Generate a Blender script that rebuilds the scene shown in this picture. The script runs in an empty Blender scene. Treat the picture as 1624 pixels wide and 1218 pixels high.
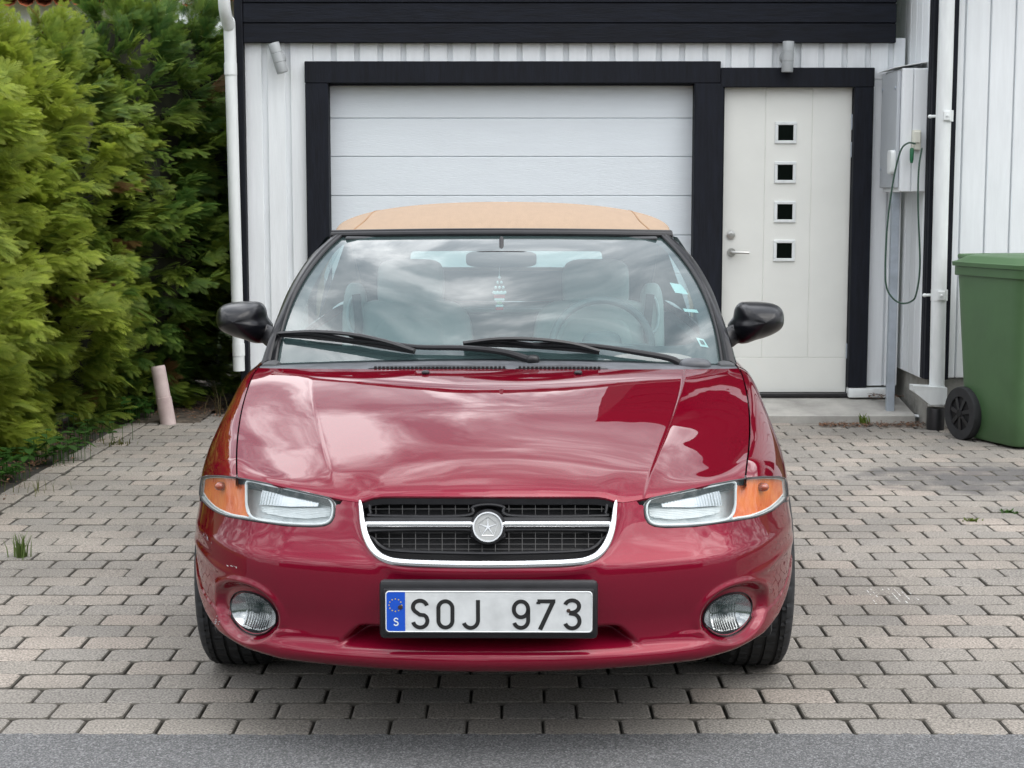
import bpy, bmesh, math, random
import numpy as np
from mathutils import Vector, Matrix
random.seed(7); rng = np.random.default_rng(7)
S = bpy.context.scene; COL = S.collection
R = math.radians

# ------------------------------------------------------------------ camera
FPX, CAMH, PITCH = 2620.0, 1.463, math.atan(302 / 2620.0)
cd = bpy.data.cameras.new('camera'); cam = bpy.data.objects.new('camera', cd); COL.objects.link(cam)
cd.sensor_fit = 'HORIZONTAL'; cd.sensor_width = 36.0; cd.lens = 36.0 * FPX / 1624.0
cd.clip_start = 0.05; cd.clip_end = 2000
cam.location = (0, 0, CAMH); cam.rotation_euler = (R(90) - PITCH, 0, 0)
S.camera = cam
# ------------------------------------------------------------------ sky: bright broken overcast
SUN_EL, SUN_AZ = R(60), R(122)        # azimuth measured clockwise from +Y
W = bpy.data.worlds.new('World'); S.world = W; W.use_nodes = True
nt = W.node_tree; nt.nodes.clear()
def N(t, typ, **kw):
    n = t.nodes.new(typ)
    for k, v in kw.items():
        if k.startswith('i_'):
            key = k[2:]
            n.inputs[int(key) if key.isdigit() else key.replace('_', ' ')].default_value = v
        else: setattr(n, k, v)
    return n
def L(t, a, b): t.links.new(a, b)
sky = N(nt, 'ShaderNodeTexSky', sky_type='NISHITA', sun_disc=False, sun_elevation=SUN_EL, sun_rotation=SUN_AZ, altitude=100, air_density=1.0, dust_density=2.0)
tc = N(nt, 'ShaderNodeTexCoord'); sx = N(nt, 'ShaderNodeSeparateXYZ'); L(nt, tc.outputs['Generated'], sx.inputs[0])
az = N(nt, 'ShaderNodeMath', operation='ABSOLUTE'); L(nt, sx.outputs[2], az.inputs[0])
ad = N(nt, 'ShaderNodeMath', operation='ADD', i_1=0.22); L(nt, az.outputs[0], ad.inputs[0])
dx = N(nt, 'ShaderNodeMath', operation='DIVIDE'); dy = N(nt, 'ShaderNodeMath', operation='DIVIDE')
L(nt, sx.outputs[0], dx.inputs[0]); L(nt, ad.outputs[0], dx.inputs[1]); L(nt, sx.outputs[1], dy.inputs[0]); L(nt, ad.outputs[0], dy.inputs[1])
cb = N(nt, 'ShaderNodeCombineXYZ'); L(nt, dx.outputs[0], cb.inputs[0]); L(nt, dy.outputs[0], cb.inputs[1])
no = N(nt, 'ShaderNodeTexNoise', i_Scale=2.6, i_Detail=7.0, i_Roughness=0.56, i_Distortion=1.2); L(nt, cb.outputs[0], no.inputs['Vector'])
cr = N(nt, 'ShaderNodeValToRGB'); L(nt, no.outputs['Fac'], cr.inputs[0])
e = cr.color_ramp.elements; e[0].position = 0.38; e[0].color = (4.6, 4.95, 5.5, 1); e[1].position = 0.64; e[1].color = (25, 25, 25.2, 1)
m_ = e.new(0.5); m_.color = (9.5, 9.8, 10.3, 1)
no2 = N(nt, 'ShaderNodeTexNoise', i_Scale=0.9, i_Detail=4.0); L(nt, cb.outputs[0], no2.inputs['Vector'])
mr = N(nt, 'ShaderNodeMapRange', i_1=0.35, i_2=0.6, i_3=0.7, i_4=0.96); L(nt, no2.outputs['Fac'], mr.inputs[0])
mx = N(nt, 'ShaderNodeMix', data_type='RGBA'); L(nt, mr.outputs[0], mx.inputs['Factor']); L(nt, sky.outputs[0], mx.inputs[6]); L(nt, cr.outputs[0], mx.inputs[7])
zw = N(nt, 'ShaderNodeMapRange', i_1=0.0, i_2=0.9, i_3=0.5, i_4=1.25); L(nt, sx.outputs[2], zw.inputs[0])      # an overcast sky is brightest overhead
zm = N(nt, 'ShaderNodeMix', data_type='RGBA', blend_type='MULTIPLY'); zm.inputs['Factor'].default_value = 1; L(nt, mx.outputs[2], zm.inputs[6]); L(nt, zw.outputs[0], zm.inputs[7])
bg = N(nt, 'ShaderNodeBackground', i_Strength=0.1); L(nt, zm.outputs[2], bg.inputs[0])
wo = N(nt, 'ShaderNodeOutputWorld'); L(nt, bg.outputs[0], wo.inputs[0])
sl = bpy.data.lights.new('sun', 'SUN'); sl.energy = 1.1; sl.angle = R(60); sl.color = (1, 0.96, 0.9)
so = bpy.data.objects.new('sun', sl); COL.objects.link(so)
_sd = Vector((math.sin(SUN_AZ) * math.cos(SUN_EL), math.cos(SUN_AZ) * math.cos(SUN_EL), math.sin(SUN_EL)))
so.rotation_euler = _sd.to_track_quat('Z', 'Y').to_euler(); so.location = _sd * 50
S.view_settings.view_transform = 'Standard'; S.view_settings.look = 'None'; S.view_settings.gamma = 1; S.view_settings.exposure = 0.8
S.render.engine = 'CYCLES'; S.cycles.max_bounces = 10; S.cycles.transparent_max_bounces = 16
S.cycles.caustics_reflective = False; S.cycles.caustics_refractive = False

# ------------------------------------------------------------------ helpers
_c, _s = math.cos(PITCH), math.sin(PITCH)
def at(px, py, Y):                      # photo pixel -> point at depth Y
    a = (px - 812) / FPX; b = (609 - py) / FPX; t = Y / (_c + b * _s)
    return Vector((a * t, Y, CAMH + t * (-_s + b * _c)))
def ground(px, py, z=0.0):
    a = (px - 812) / FPX; b = (609 - py) / FPX; t = (z - CAMH) / (-_s + b * _c)
    return Vector((a * t, t * (_c + b * _s), z))
X0, Y0, YAW = -0.060, 4.06, 0.0094      # where the car's nose stands, and its slight turn
def proj(u, v, z):                      # car coordinates -> photo pixel (arrays)
    X = X0 + u + YAW * v; Y = Y0 + v - YAW * u; Z = z - CAMH
    d = Y * _c - Z * _s; up = Y * _s + Z * _c
    return 812 + FPX * X / d, 609 - FPX * up / d
def car(px, py, v):
    u = 0.0
    for _ in range(3):
        p = at(px, py, Y0 + v - YAW * u); u = p.x - X0 - YAW * v
    return np.array([u, v, p.z])
def solve(fn, px, py, p0):              # point of a two-parameter surface seen at a photo pixel
    p = np.array(p0, float); h = 1e-4
    for _ in range(25):
        q = fn(*p); r = np.array(proj(*q)) - (px, py)
        if abs(r).max() < 0.02: break
        J = np.array([(np.array(proj(*fn(p[0] + h, p[1]))) - (px, py) - r) / h, (np.array(proj(*fn(p[0], p[1] + h))) - (px, py) - r) / h]).T
        st = np.linalg.lstsq(J, -r, rcond=None)[0]; p += np.clip(st, -0.08, 0.08)
    return p
def sm(a, b, x):
    t = np.clip((x - a) / (b - a), 0, 1); return t * t * (3 - 2 * t)
def tab(x, pts):
    p = np.array(pts, float); return np.interp(x, p[:, 0], p[:, 1])
def spl(pts, n=200, closed=False):      # Catmull-Rom through points
    P = [np.array(p, float) for p in pts]; out = []
    m = len(P) if closed else len(P) - 1
    k = max(2, n // m)
    for i in range(m):
        if closed: p0, p1, p2, p3 = P[i - 1], P[i], P[(i + 1) % len(P)], P[(i + 2) % len(P)]
        else: p1, p2 = P[i], P[i + 1]; p0 = P[i - 1] if i else 2 * p1 - p2; p3 = P[i + 2] if i + 2 < len(P) else 2 * p2 - p1
        for j in range(k):
            t = j / k; out.append(.5 * (2 * p1 + (p2 - p0) * t + (2 * p0 - 5 * p1 + 4 * p2 - p3) * t * t + (3 * p1 - p0 - 3 * p2 + p3) * t ** 3))
    if not closed: out.append(P[-1])
    return np.array(out)
def sdf(px, py, poly):                  # signed distance to a polygon, negative inside
    P = np.array(poly, float); d = np.full(np.shape(px), 1e9); ins = np.zeros(np.shape(px), bool)
    for i in range(len(P)):
        ax, ay = P[i - 1]; bx, by = P[i]; ex, ey = bx - ax, by - ay; wx, wy = px - ax, py - ay
        t = np.clip((wx * ex + wy * ey) / (ex * ex + ey * ey + 1e-12), 0, 1)
        d = np.minimum(d, np.hypot(wx - t * ex, wy - t * ey))
        c = ((ay > py) != (by > py)) & (px < ex * (py - ay) / (ey if abs(ey) > 1e-9 else 1e-9) + ax); ins ^= c
    return np.where(ins, -d, d)

def obj(name, V, F, mat, parent=None, smooth=True, auto=None, label=None):
    me = bpy.data.meshes.new(name); me.from_pydata([tuple(map(float, v)) for v in V], [], [tuple(map(int, f)) for f in F]); me.update()
    me.materials.append(mat)
    if smooth:
        me.polygons.foreach_set('use_smooth', [True] * len(me.polygons))
        if auto: me.set_sharp_from_angle(angle=R(auto))
    o = bpy.data.objects.new(name, me); COL.objects.link(o)
    if parent is not None: o.parent = parent
    if label: o['label'] = label
    return o
def tag(o, label, cat, group=None):
    o['label'] = label; o['category'] = cat
    if group: o['group'] = group
    return o
def thing(name, label, cat, loc=(0, 0, 0), rz=0.0, group=None):
    o = bpy.data.objects.new(name, None); COL.objects.link(o); o.location = loc; o.rotation_euler = (0, 0, rz); o.empty_display_size = .1
    return tag(o, label, cat, group)
def struct(o): o['kind'] = 'structure'; return o
def copy_tree(o, parent=None):
    c = o.copy(); COL.objects.link(c)
    if parent is not None: c.parent = parent
    for ch in [x for x in bpy.data.objects if x.parent == o]: copy_tree(ch, c)
    return c
class MB:
    def __init__(s): s.V = []; s.F = []
    def add(s, V, F):
        n = len(s.V); s.V += [tuple(map(float, v)) for v in V]; s.F += [tuple(int(i) + n for i in f) for f in F]; return s
    def box(s, x0, x1, y0, y1, z0, z1, b=0.003, M=None):
        bm = bmesh.new(); bmesh.ops.create_cube(bm, size=1)
        bmesh.ops.transform(bm, matrix=Matrix.Translation(((x0 + x1) / 2, (y0 + y1) / 2, (z0 + z1) / 2)) @ Matrix.Diagonal((x1 - x0, y1 - y0, z1 - z0, 1)), verts=bm.verts)
        b = min(b, .45 * min(abs(x1 - x0), abs(y1 - y0), abs(z1 - z0)))
        if b > 0: bmesh.ops.bevel(bm, geom=bm.edges[:], offset=b, segments=2 if b > .004 else 1, affect='EDGES', profile=.5)
        if M is not None: bmesh.ops.transform(bm, matrix=M, verts=bm.verts)
        bm.verts.index_update(); s.add([v.co[:] for v in bm.verts], [[v.index for v in f.verts] for f in bm.faces]); bm.free(); return s
    def sweep(s, path, r, seg=10, flat=1.0, up=(0, 0, 1), closed=False, cap=True):
        P = [np.array(p, float) for p in path]; n = len(P)
        rr = r if hasattr(r, '__len__') else [r] * n; V = []; F = []
        pA = None
        for i in range(n):
            a = P[i - 1] if (i or closed) else P[0]; b = P[(i + 1) % n] if (i < n - 1 or closed) else P[-1]
            T = b - a; T /= np.linalg.norm(T) + 1e-12; A = np.cross(T, np.array(up, float))
            if np.linalg.norm(A) < .3: A = np.cross(T, (0, 1, 0)) if pA is None else pA - T * np.dot(pA, T)
            if pA is not None and np.dot(A, pA) < 0: A = -A
            A /= np.linalg.norm(A); pA = A; B = np.cross(A, T)
            for k in range(seg):
                q = 2 * math.pi * k / seg; V.append(P[i] + A * math.cos(q) * rr[i] * flat + B * math.sin(q) * rr[i])
        for i in range(n if closed else n - 1):
            j = (i + 1) % n
            for k in range(seg):
                l = (k + 1) % seg; F.append((i * seg + k, j * seg + k, j * seg + l, i * seg + l))
        if cap and not closed: F.append(tuple(range(seg))); F.append(tuple(range((n - 1) * seg, n * seg))[::-1])
        return s.add(V, F)
    def lathe(s, prof, seg=48, M=None, cap=False):   # profile (r, h) about local Z
        V = []; F = []; n = len(prof)
        for k in range(seg):
            q = 2 * math.pi * k / seg
            for (r_, h_) in prof: V.append((r_ * math.cos(q), r_ * math.sin(q), h_))
        for k in range(seg):
            l = (k + 1) % seg
            for i in range(n - 1): F.append((k * n + i, l * n + i, l * n + i + 1, k * n + i + 1))
        if cap: F.append(tuple(k * n + n - 1 for k in range(seg))); F.append(tuple(k * n for k in range(seg))[::-1])
        if M is not None: V = [M @ Vector(v) for v in V]
        return s.add(V, F)
    def poly(s, pts, th=0.0, nrm=(0, -1, 0)):        # flat polygon with thickness th along -nrm
        n = len(pts); P = [np.array(p, float) for p in pts]; nv = np.array(nrm, float)
        if th == 0: return s.add(P, [tuple(range(n))])
        V = P + [p - nv * th for p in P]; F = [tuple(range(n)), tuple(range(2 * n - 1, n - 1, -1))]
        F += [(i, n + i, n + (i + 1) % n, (i + 1) % n) for i in range(n)]
        return s.add(V, F)
    def grid(s, G, flip=False):
        G = np.asarray(G); r, c = G.shape[:2]
        F = [(i * c + j, i * c + j + 1, (i + 1) * c + j + 1, (i + 1) * c + j) for i in range(r - 1) for j in range(c - 1)]
        if flip: F = [f[::-1] for f in F]
        return s.add(G.reshape(-1, 3), F)
    def rbox(s, c, h, e=.35, n=20, M=None):          # super-ellipsoid cushion
        V = []; F = []; m = 2 * n
        f = lambda w, p: math.copysign(abs(w) ** p, w)
        for i in range(n + 1):
            t = -math.pi / 2 + math.pi * i / n
            for j in range(m):
                q = 2 * math.pi * j / m
                V.append(Vector((c[0] + h[0] * f(math.cos(t), e) * f(math.cos(q), e), c[1] + h[1] * f(math.cos(t), e) * f(math.sin(q), e), c[2] + h[2] * f(math.sin(t), e))))
        for i in range(n):
            for j in range(m): F.append((i * m + j, i * m + (j + 1) % m, (i + 1) * m + (j + 1) % m, (i + 1) * m + j))
        if M is not None: V = [M @ v for v in V]
        return s.add(V, F)
    def build(s, name, mat, parent=None, smooth=True, auto=35, label=None): return obj(name, s.V, s.F, mat, parent, smooth, auto, label)
def clip(V, F, phi):                     # keep the side where phi > 0, with a clean cut edge
    V = [tuple(v) for v in V]; nv = len(V); keep = phi > 0; new = {}; out = []
    for f in F:
        k = [bool(keep[i]) for i in f]
        if all(k): out.append(tuple(f)); continue
        if not any(k): continue
        g = []
        for a in range(len(f)):
            i, j = f[a], f[(a + 1) % len(f)]
            if keep[i]: g.append(i)
            if keep[i] != keep[j]:
                key = (min(i, j), max(i, j))
                if key not in new:
                    p, q = phi[key[0]], phi[key[1]]; t = p / (p - q); A, B = np.array(V[key[0]]), np.array(V[key[1]])
                    new[key] = len(V); V.append(tuple(A + (B - A) * t))
                g.append(new[key])
        if len(g) > 2: out.append(tuple(g))
    used = sorted({i for f in out for i in f}); mp = {o: n for n, o in enumerate(used)}
    return [V[i] for i in used], [tuple(mp[i] for i in f) for f in out]
def gridF(r, c): return [(i * c + j, i * c + j + 1, (i + 1) * c + j + 1, (i + 1) * c + j) for i in range(r - 1) for j in range(c - 1)]

# ------------------------------------------------------------------ materials
def mat(name, col, rough=.5, metal=0.0, coat=0.0, coat_r=.03, spec=.5, var=.0, scale=8.0, bump=0.0, bscale=60.0, stretch=None, island=0.0, col2=None, detail=5.0, ior=1.5):
    m = bpy.data.materials.new(name); m.use_nodes = True; t = m.node_tree; p = t.nodes['Principled BSDF']
    p.inputs['Base Color'].default_value = (*col, 1); p.inputs['Roughness'].default_value = rough; p.inputs['Metallic'].default_value = metal
    p.inputs['Coat Weight'].default_value = coat; p.inputs['Coat Roughness'].default_value = coat_r; p.inputs['Specular IOR Level'].default_value = spec; p.inputs['IOR'].default_value = ior
    if var or bump or col2 or island:
        tc = N(t, 'ShaderNodeTexCoord'); mp = N(t, 'ShaderNodeMapping'); L(t, tc.outputs['Object'], mp.inputs[0])
        if stretch: mp.inputs['Scale'].default_value = stretch
    if var or col2 or island:
        n = N(t, 'ShaderNodeTexNoise', i_Scale=scale, i_Detail=detail, i_Roughness=.6); L(t, mp.outputs[0], n.inputs['Vector'])
        c1 = tuple(max(0, x * (1 - var)) for x in col); c2 = col2 or tuple(min(1, x * (1 + var)) for x in col)
        r = N(t, 'ShaderNodeValToRGB'); r.color_ramp.elements[0].position = .3; r.color_ramp.elements[1].position = .72
        r.color_ramp.elements[0].color = (*c1, 1); r.color_ramp.elements[1].color = (*c2, 1); L(t, n.outputs['Fac'], r.inputs[0]); src = r.outputs[0]
        if island:
            g = N(t, 'ShaderNodeNewGeometry'); mm = N(t, 'ShaderNodeMapRange', i_3=1 - island, i_4=1 + island); L(t, g.outputs['Random Per Island'], mm.inputs[0])
            mu = N(t, 'ShaderNodeMix', data_type='RGBA', blend_type='MULTIPLY'); mu.inputs['Factor'].default_value = 1
            L(t, src, mu.inputs[6]); L(t, mm.outputs[0], mu.inputs[7]); src = mu.outputs[2]
        L(t, src, p.inputs['Base Color'])
        rr = N(t, 'ShaderNodeMapRange', i_3=max(0, rough - .08), i_4=min(1, rough + .08)); L(t, n.outputs['Fac'], rr.inputs[0]); L(t, rr.outputs[0], p.inputs['Roughness'])
    if bump:
        n2 = N(t, 'ShaderNodeTexNoise', i_Scale=bscale, i_Detail=6.0); L(t, mp.outputs[0], n2.inputs['Vector'])
        b = N(t, 'ShaderNodeBump', i_Strength=bump, i_Distance=.01); L(t, n2.outputs['Fac'], b.inputs['Height']); L(t, b.outputs[0], p.inputs['Normal'])
    return m
def glassmat(name, tint, refl_rough=0.0, veil=0.0, ior=1.5, gain=1.0):
    m = bpy.data.materials.new(name); m.use_nodes = True; t = m.node_tree; t.nodes.clear()
    o = N(t, 'ShaderNodeOutputMaterial'); tr = N(t, 'ShaderNodeBsdfTransparent'); tr.inputs[0].default_value = (*tint, 1)
    gl = N(t, 'ShaderNodeBsdfGlossy', i_Roughness=refl_rough); fr = N(t, 'ShaderNodeFresnel', i_IOR=ior)
    gb = N(t, 'ShaderNodeNewGeometry'); io = N(t, 'ShaderNodeMapRange', i_3=ior, i_4=1 / ior); L(t, gb.outputs['Backfacing'], io.inputs[0]); L(t, io.outputs[0], fr.inputs['IOR'])   # thin pane: same mirror strength from both sides
    ml = N(t, 'ShaderNodeMath', operation='MULTIPLY', i_1=gain, use_clamp=True); L(t, fr.outputs[0], ml.inputs[0])
    mx = N(t, 'ShaderNodeMixShader'); L(t, ml.outputs[0], mx.inputs[0]); L(t, tr.outputs[0], mx.inputs[1]); L(t, gl.outputs[0], mx.inputs[2]); last = mx
    if veil:
        df = N(t, 'ShaderNodeBsdfDiffuse'); df.inputs[0].default_value = (.38, .60, .60, 1); m2 = N(t, 'ShaderNodeMixShader', i_0=veil)  # teal diffuse veil imitating the milky sky haze on the panes
        L(t, mx.outputs[0], m2.inputs[1]); L(t, df.outputs[0], m2.inputs[2]); last = m2
    L(t, last.outputs[0], o.inputs[0]); return m
M_ = {}
def paintmat():
    m = bpy.data.materials.new('red_paint'); m.use_nodes = True; t = m.node_tree; p = t.nodes['Principled BSDF']
    tc = N(t, 'ShaderNodeTexCoord')
    fl = N(t, 'ShaderNodeTexVoronoi', i_Scale=900.0); L(t, tc.outputs['Object'], fl.inputs['Vector'])
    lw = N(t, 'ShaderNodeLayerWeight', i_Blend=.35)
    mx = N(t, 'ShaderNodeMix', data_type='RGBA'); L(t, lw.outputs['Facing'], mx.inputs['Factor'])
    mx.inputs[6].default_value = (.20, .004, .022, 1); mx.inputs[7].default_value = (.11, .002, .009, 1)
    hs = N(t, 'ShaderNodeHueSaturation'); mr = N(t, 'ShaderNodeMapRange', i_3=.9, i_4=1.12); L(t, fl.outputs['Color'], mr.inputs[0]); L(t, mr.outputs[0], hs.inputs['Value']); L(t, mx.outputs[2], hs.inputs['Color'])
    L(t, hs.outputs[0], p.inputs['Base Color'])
    p.inputs['Metallic'].default_value = .42; p.inputs['Roughness'].default_value = .45; p.inputs['Specular IOR Level'].default_value = 0.0; p.inputs['Specular Tint'].default_value = (.9, .06, .12, 1)
    p.inputs['Coat Weight'].default_value = 1.0; p.inputs['Coat Roughness'].default_value = .008; p.inputs['Coat IOR'].default_value = 1.46
    n = N(t, 'ShaderNodeTexNoise', i_Scale=5.0, i_Detail=2.0); L(t, tc.outputs['Object'], n.inputs['Vector'])
    b = N(t, 'ShaderNodeBump', i_Strength=.02, i_Distance=.02); L(t, n.outputs['Fac'], b.inputs['Height']); L(t, b.outputs[0], p.inputs['Coat Normal'])
    return m
def leafmat(name, strength=1.0):
    m = bpy.data.materials.new(name); m.use_nodes = True; t = m.node_tree; t.nodes.clear(); o = N(t, 'ShaderNodeOutputMaterial')
    a = N(t, 'ShaderNodeAttribute', attribute_name='tint'); d = N(t, 'ShaderNodeBsdfPrincipled', i_Roughness=.5); d.inputs['Specular IOR Level'].default_value = .3
    tr = N(t, 'ShaderNodeBsdfTranslucent'); mx = N(t, 'ShaderNodeMixShader', i_0=.5)
    L(t, a.outputs['Color'], d.inputs['Base Color']); L(t, a.outputs['Color'], tr.inputs[0]); L(t, d.outputs[0], mx.inputs[1]); L(t, tr.outputs[0], mx.inputs[2]); L(t, mx.outputs[0], o.inputs[0]); return m
mt = dict(
 paint=paintmat(),
 black_gloss=mat('black_gloss', (.005, .005, .007), .3, coat=.16, coat_r=.04, spec=.3), black=mat('black_plastic', (.012, .012, .014), .42, var=.3, scale=30),
 cowl=mat('weathered_plastic', (.085, .09, .10), .45, var=.35, scale=14), void=mat('dark_void', (.004, .004, .005), .8), frit=mat('ceramic_band', (.014, .015, .019), .4),
 rubber=mat('rubber', (.018, .019, .021), .75, var=.35, scale=25, bump=.1, bscale=200), chrome=mat('chrome', (.90, .91, .92), .2, 1.0, var=.04, scale=10),
 silver=mat('silver_lamp', (.78, .8, .82), .22, 1.0), fogsilver=mat('fog_silver', (.5, .5, .5), .16, 1.0), bezel=mat('lamp_bezel', (.74, .77, .78), .35, .0, var=.1, scale=30), pale=mat('pale_plastic', (.82, .84, .84), .35),
 amber=mat('amber_lens', (.86, .13, .005), .3, spec=.6, var=.08, scale=16, col2=(.95, .24, .025), detail=2.0), seal=mat('grey_seal', (.05, .05, .052), .5),
 glass=glassmat('car_glass', (.54, .74, .73), 0.0, .06, 1.52, 2.5), sideglass=glassmat('side_glass', (.35, .42, .42), 0.0, .02), lens=glassmat('clear_lens', (.93, .95, .95), .02, .05, 1.45),
 plate=mat('plate_white', (.66, .68, .68), .4, var=.12, scale=18, bump=.05, bscale=40), blue=mat('plate_blue', (.008, .085, .55), .4), ink=mat('plate_black', (.014, .014, .014), .5), yellow=mat('star_yellow', (.7, .5, .05), .5), white=mat('sticker_white', (.75, .8, .8), .5), redp=mat('ornament_red', (.5, .02, .03), .6), greenp=mat('ornament_green', (.05, .25, .08), .6),
 canvas=mat('tan_canvas', (.345, .25, .175), .9, var=.05, scale=40, stretch=(1, .35, 1), bump=.25, bscale=350), liner=mat('headliner', (.10, .105, .11), .9),
 seat=mat('seat_leather', (.60, .60, .58), .5, var=.08, scale=12), dash=mat('dash', (.17, .17, .175), .6), trimdark=mat('interior_dark', (.06, .062, .065), .7),
 wood_w=mat('white_boards', (.79, .82, .84), .6, var=.05, scale=4, stretch=(6, 6, .6), bump=.12, bscale=30), wood_b=mat('black_boards', (.0065, .008, .013), .75, spec=.25, var=.45, scale=5, stretch=(1.2, 6, 10), bump=.25, bscale=14, island=.25),
 wood_bv=mat('black_uprights', (.0065, .008, .013), .75, spec=.25, var=.45, scale=5, stretch=(10, 6, 1), bump=.25, bscale=14, island=.2),
 gdoor=mat('garage_door_white', (.72, .775, .815), .42, var=.02, scale=3, stretch=(1, 1, 12), bump=.3, bscale=22), edoor=mat('entry_door_cream', (.76, .77, .73), .45, var=.03, scale=3, bump=.05, bscale=120),
 lampgrey=mat('lamp_grey', (.36, .38, .39), .5, var=.08), pvc=mat('white_pvc', (.72, .75, .75), .35, var=.08, scale=5, stretch=(4, 4, .8)), steel=mat('brushed_steel', (.55, .55, .53), .3, 1.0), 
 concrete=mat('concrete', (.36, .35, .325), .9, var=.25, scale=5, bump=.35, bscale=60), found=mat('foundation', (.30, .295, .27), .95, var=.3, scale=7, bump=.5, bscale=40),
 galv=mat('galvanised', (.42, .47, .53), .45, .4, var=.15, scale=10), grey=mat('grey_paint', (.44, .47, .50), .45, var=.06), bin=mat('green_plastic', (.064, .135, .056), .45, var=.12, scale=4, bump=.05, bscale=30), 
 cable=mat('cable_green', (.02, .06, .04), .5), socket=mat('socket_cream', (.66, .66, .58), .45), plug=mat('plug_green', (.01, .12, .05), .45), pane=mat('dark_pane', (.004, .006, .005), .1, spec=.12),
 pinkpipe=mat('pink_pipe', (.50, .38, .37), .65, var=.18, scale=9, bump=.2, bscale=30, col2=(.6, .5, .48)), soil=mat('soil', (.075, .06, .045), 1, var=.6, scale=18, bump=.8, bscale=45),
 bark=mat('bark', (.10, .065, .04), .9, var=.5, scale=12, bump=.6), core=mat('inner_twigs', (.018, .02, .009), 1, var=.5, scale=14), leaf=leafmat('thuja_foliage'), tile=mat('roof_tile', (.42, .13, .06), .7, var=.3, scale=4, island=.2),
 membrane=mat('roof_membrane', (.05, .05, .055), .8, var=.2), dryleaf=mat('dry_leaf', (.13, .065, .035), .8, island=.6, var=.3), lawn=mat('lawn', (.05, .085, .02), .9, var=.4, scale=2, bump=.5), chalk=mat('chalk', (.62, .62, .6), .9),
)
def asphaltmat():
    m = mat('asphalt', (.16, .165, .172), .9, var=.25, scale=3, bump=.9, bscale=260); t = m.node_tree; p = t.nodes['Principled BSDF']
    tc = N(t, 'ShaderNodeTexCoord'); v = N(t, 'ShaderNodeTexVoronoi', i_Scale=230.0); L(t, tc.outputs['Object'], v.inputs['Vector'])
    r = N(t, 'ShaderNodeValToRGB'); e = r.color_ramp.elements; e[0].position = .05; e[0].color = (.075, .076, .078, 1); e[1].position = .95; e[1].color = (.31, .312, .315, 1)
    q = e.new(.55); q.color = (.148, .150, .153, 1); L(t, v.outputs['Color'], r.inputs[0]); L(t, r.outputs[0], p.inputs['Base Color']); return m
mt['asphalt'] = asphaltmat()
def pavermat():
    m = mat('paver', (.325, .30, .27), .92, bump=.5, bscale=150); t = m.node_tree; p = t.nodes['Principled BSDF']
    tc = N(t, 'ShaderNodeTexCoord'); g = N(t, 'ShaderNodeNewGeometry')
    r = N(t, 'ShaderNodeValToRGB'); e = r.color_ramp.elements; e[0].color = (.238, .222, .20, 1); e[1].color = (.32, .28, .242, 1); q = e.new(.35); q.color = (.250, .231, .205, 1); q = e.new(.7); q.color = (.266, .242, .211, 1)
    L(t, g.outputs['Random Per Island'], r.inputs[0])
    n = N(t, 'ShaderNodeTexNoise', i_Scale=150.0, i_Detail=4.0); L(t, tc.outputs['Object'], n.inputs['Vector']); mr = N(t, 'ShaderNodeMapRange', i_1=.3, i_2=.7, i_3=.42, i_4=1.55); L(t, n.outputs['Fac'], mr.inputs[0])
    mu = N(t, 'ShaderNodeMix', data_type='RGBA', blend_type='MULTIPLY'); mu.inputs['Factor'].default_value = 1; L(t, r.outputs[0], mu.inputs[6]); L(t, mr.outputs[0], mu.inputs[7])
    # broad dirt plus the sooty stain on the right of the drive
    n2 = N(t, 'ShaderNodeTexNoise', i_Scale=1.3, i_Detail=5.0); L(t, tc.outputs['Object'], n2.inputs['Vector']); m2 = N(t, 'ShaderNodeMapRange', i_1=.3, i_2=.7, i_3=.74, i_4=1.12); L(t, n2.outputs['Fac'], m2.inputs[0])
    mu2 = N(t, 'ShaderNodeMix', data_type='RGBA', blend_type='MULTIPLY'); mu2.inputs['Factor'].default_value = 1; L(t, mu.outputs[2], mu2.inputs[6]); L(t, m2.outputs[0], mu2.inputs[7])
    mp = N(t, 'ShaderNodeMapping'); mp.inputs['Location'].default_value = (-2.45, -8.45, 0); mp.vector_type = 'POINT'; L(t, tc.outputs['Object'], mp.inputs[0])
    ms = N(t, 'ShaderNodeVectorMath', operation='MULTIPLY'); ms.inputs[1].default_value = (1 / .75, 1 / .55, 0); L(t, mp.outputs[0], ms.inputs[0])
    ln = N(t, 'ShaderNodeVectorMath', operation='LENGTH'); L(t, ms.outputs[0], ln.inputs[0])
    n3 = N(t, 'ShaderNodeTexNoise', i_Scale=5.0, i_Detail=6.0); L(t, tc.outputs['Object'], n3.inputs['Vector']); su = N(t, 'ShaderNodeMath', operation='SUBTRACT'); L(t, n3.outputs['Fac'], su.inputs[0])
    sc_ = N(t, 'ShaderNodeMath', operation='MULTIPLY', i_1=.42); L(t, ln.outputs['Value'], sc_.inputs[0]); L(t, sc_.outputs[0], su.inputs[1])
    m3 = N(t, 'ShaderNodeMapRange', i_1=.10, i_2=.36, i_3=0.0, i_4=.72); L(t, su.outputs[0], m3.inputs[0])
    mx = N(t, 'ShaderNodeMix', data_type='RGBA'); L(t, m3.outputs[0], mx.inputs['Factor']); L(t, mu2.outputs[2], mx.inputs[6]); mx.inputs[7].default_value = (.06, .06, .065, 1)
    L(t, mx.outputs[2], p.inputs['Base Color']); return m
mt['paver'] = pavermat()

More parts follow.
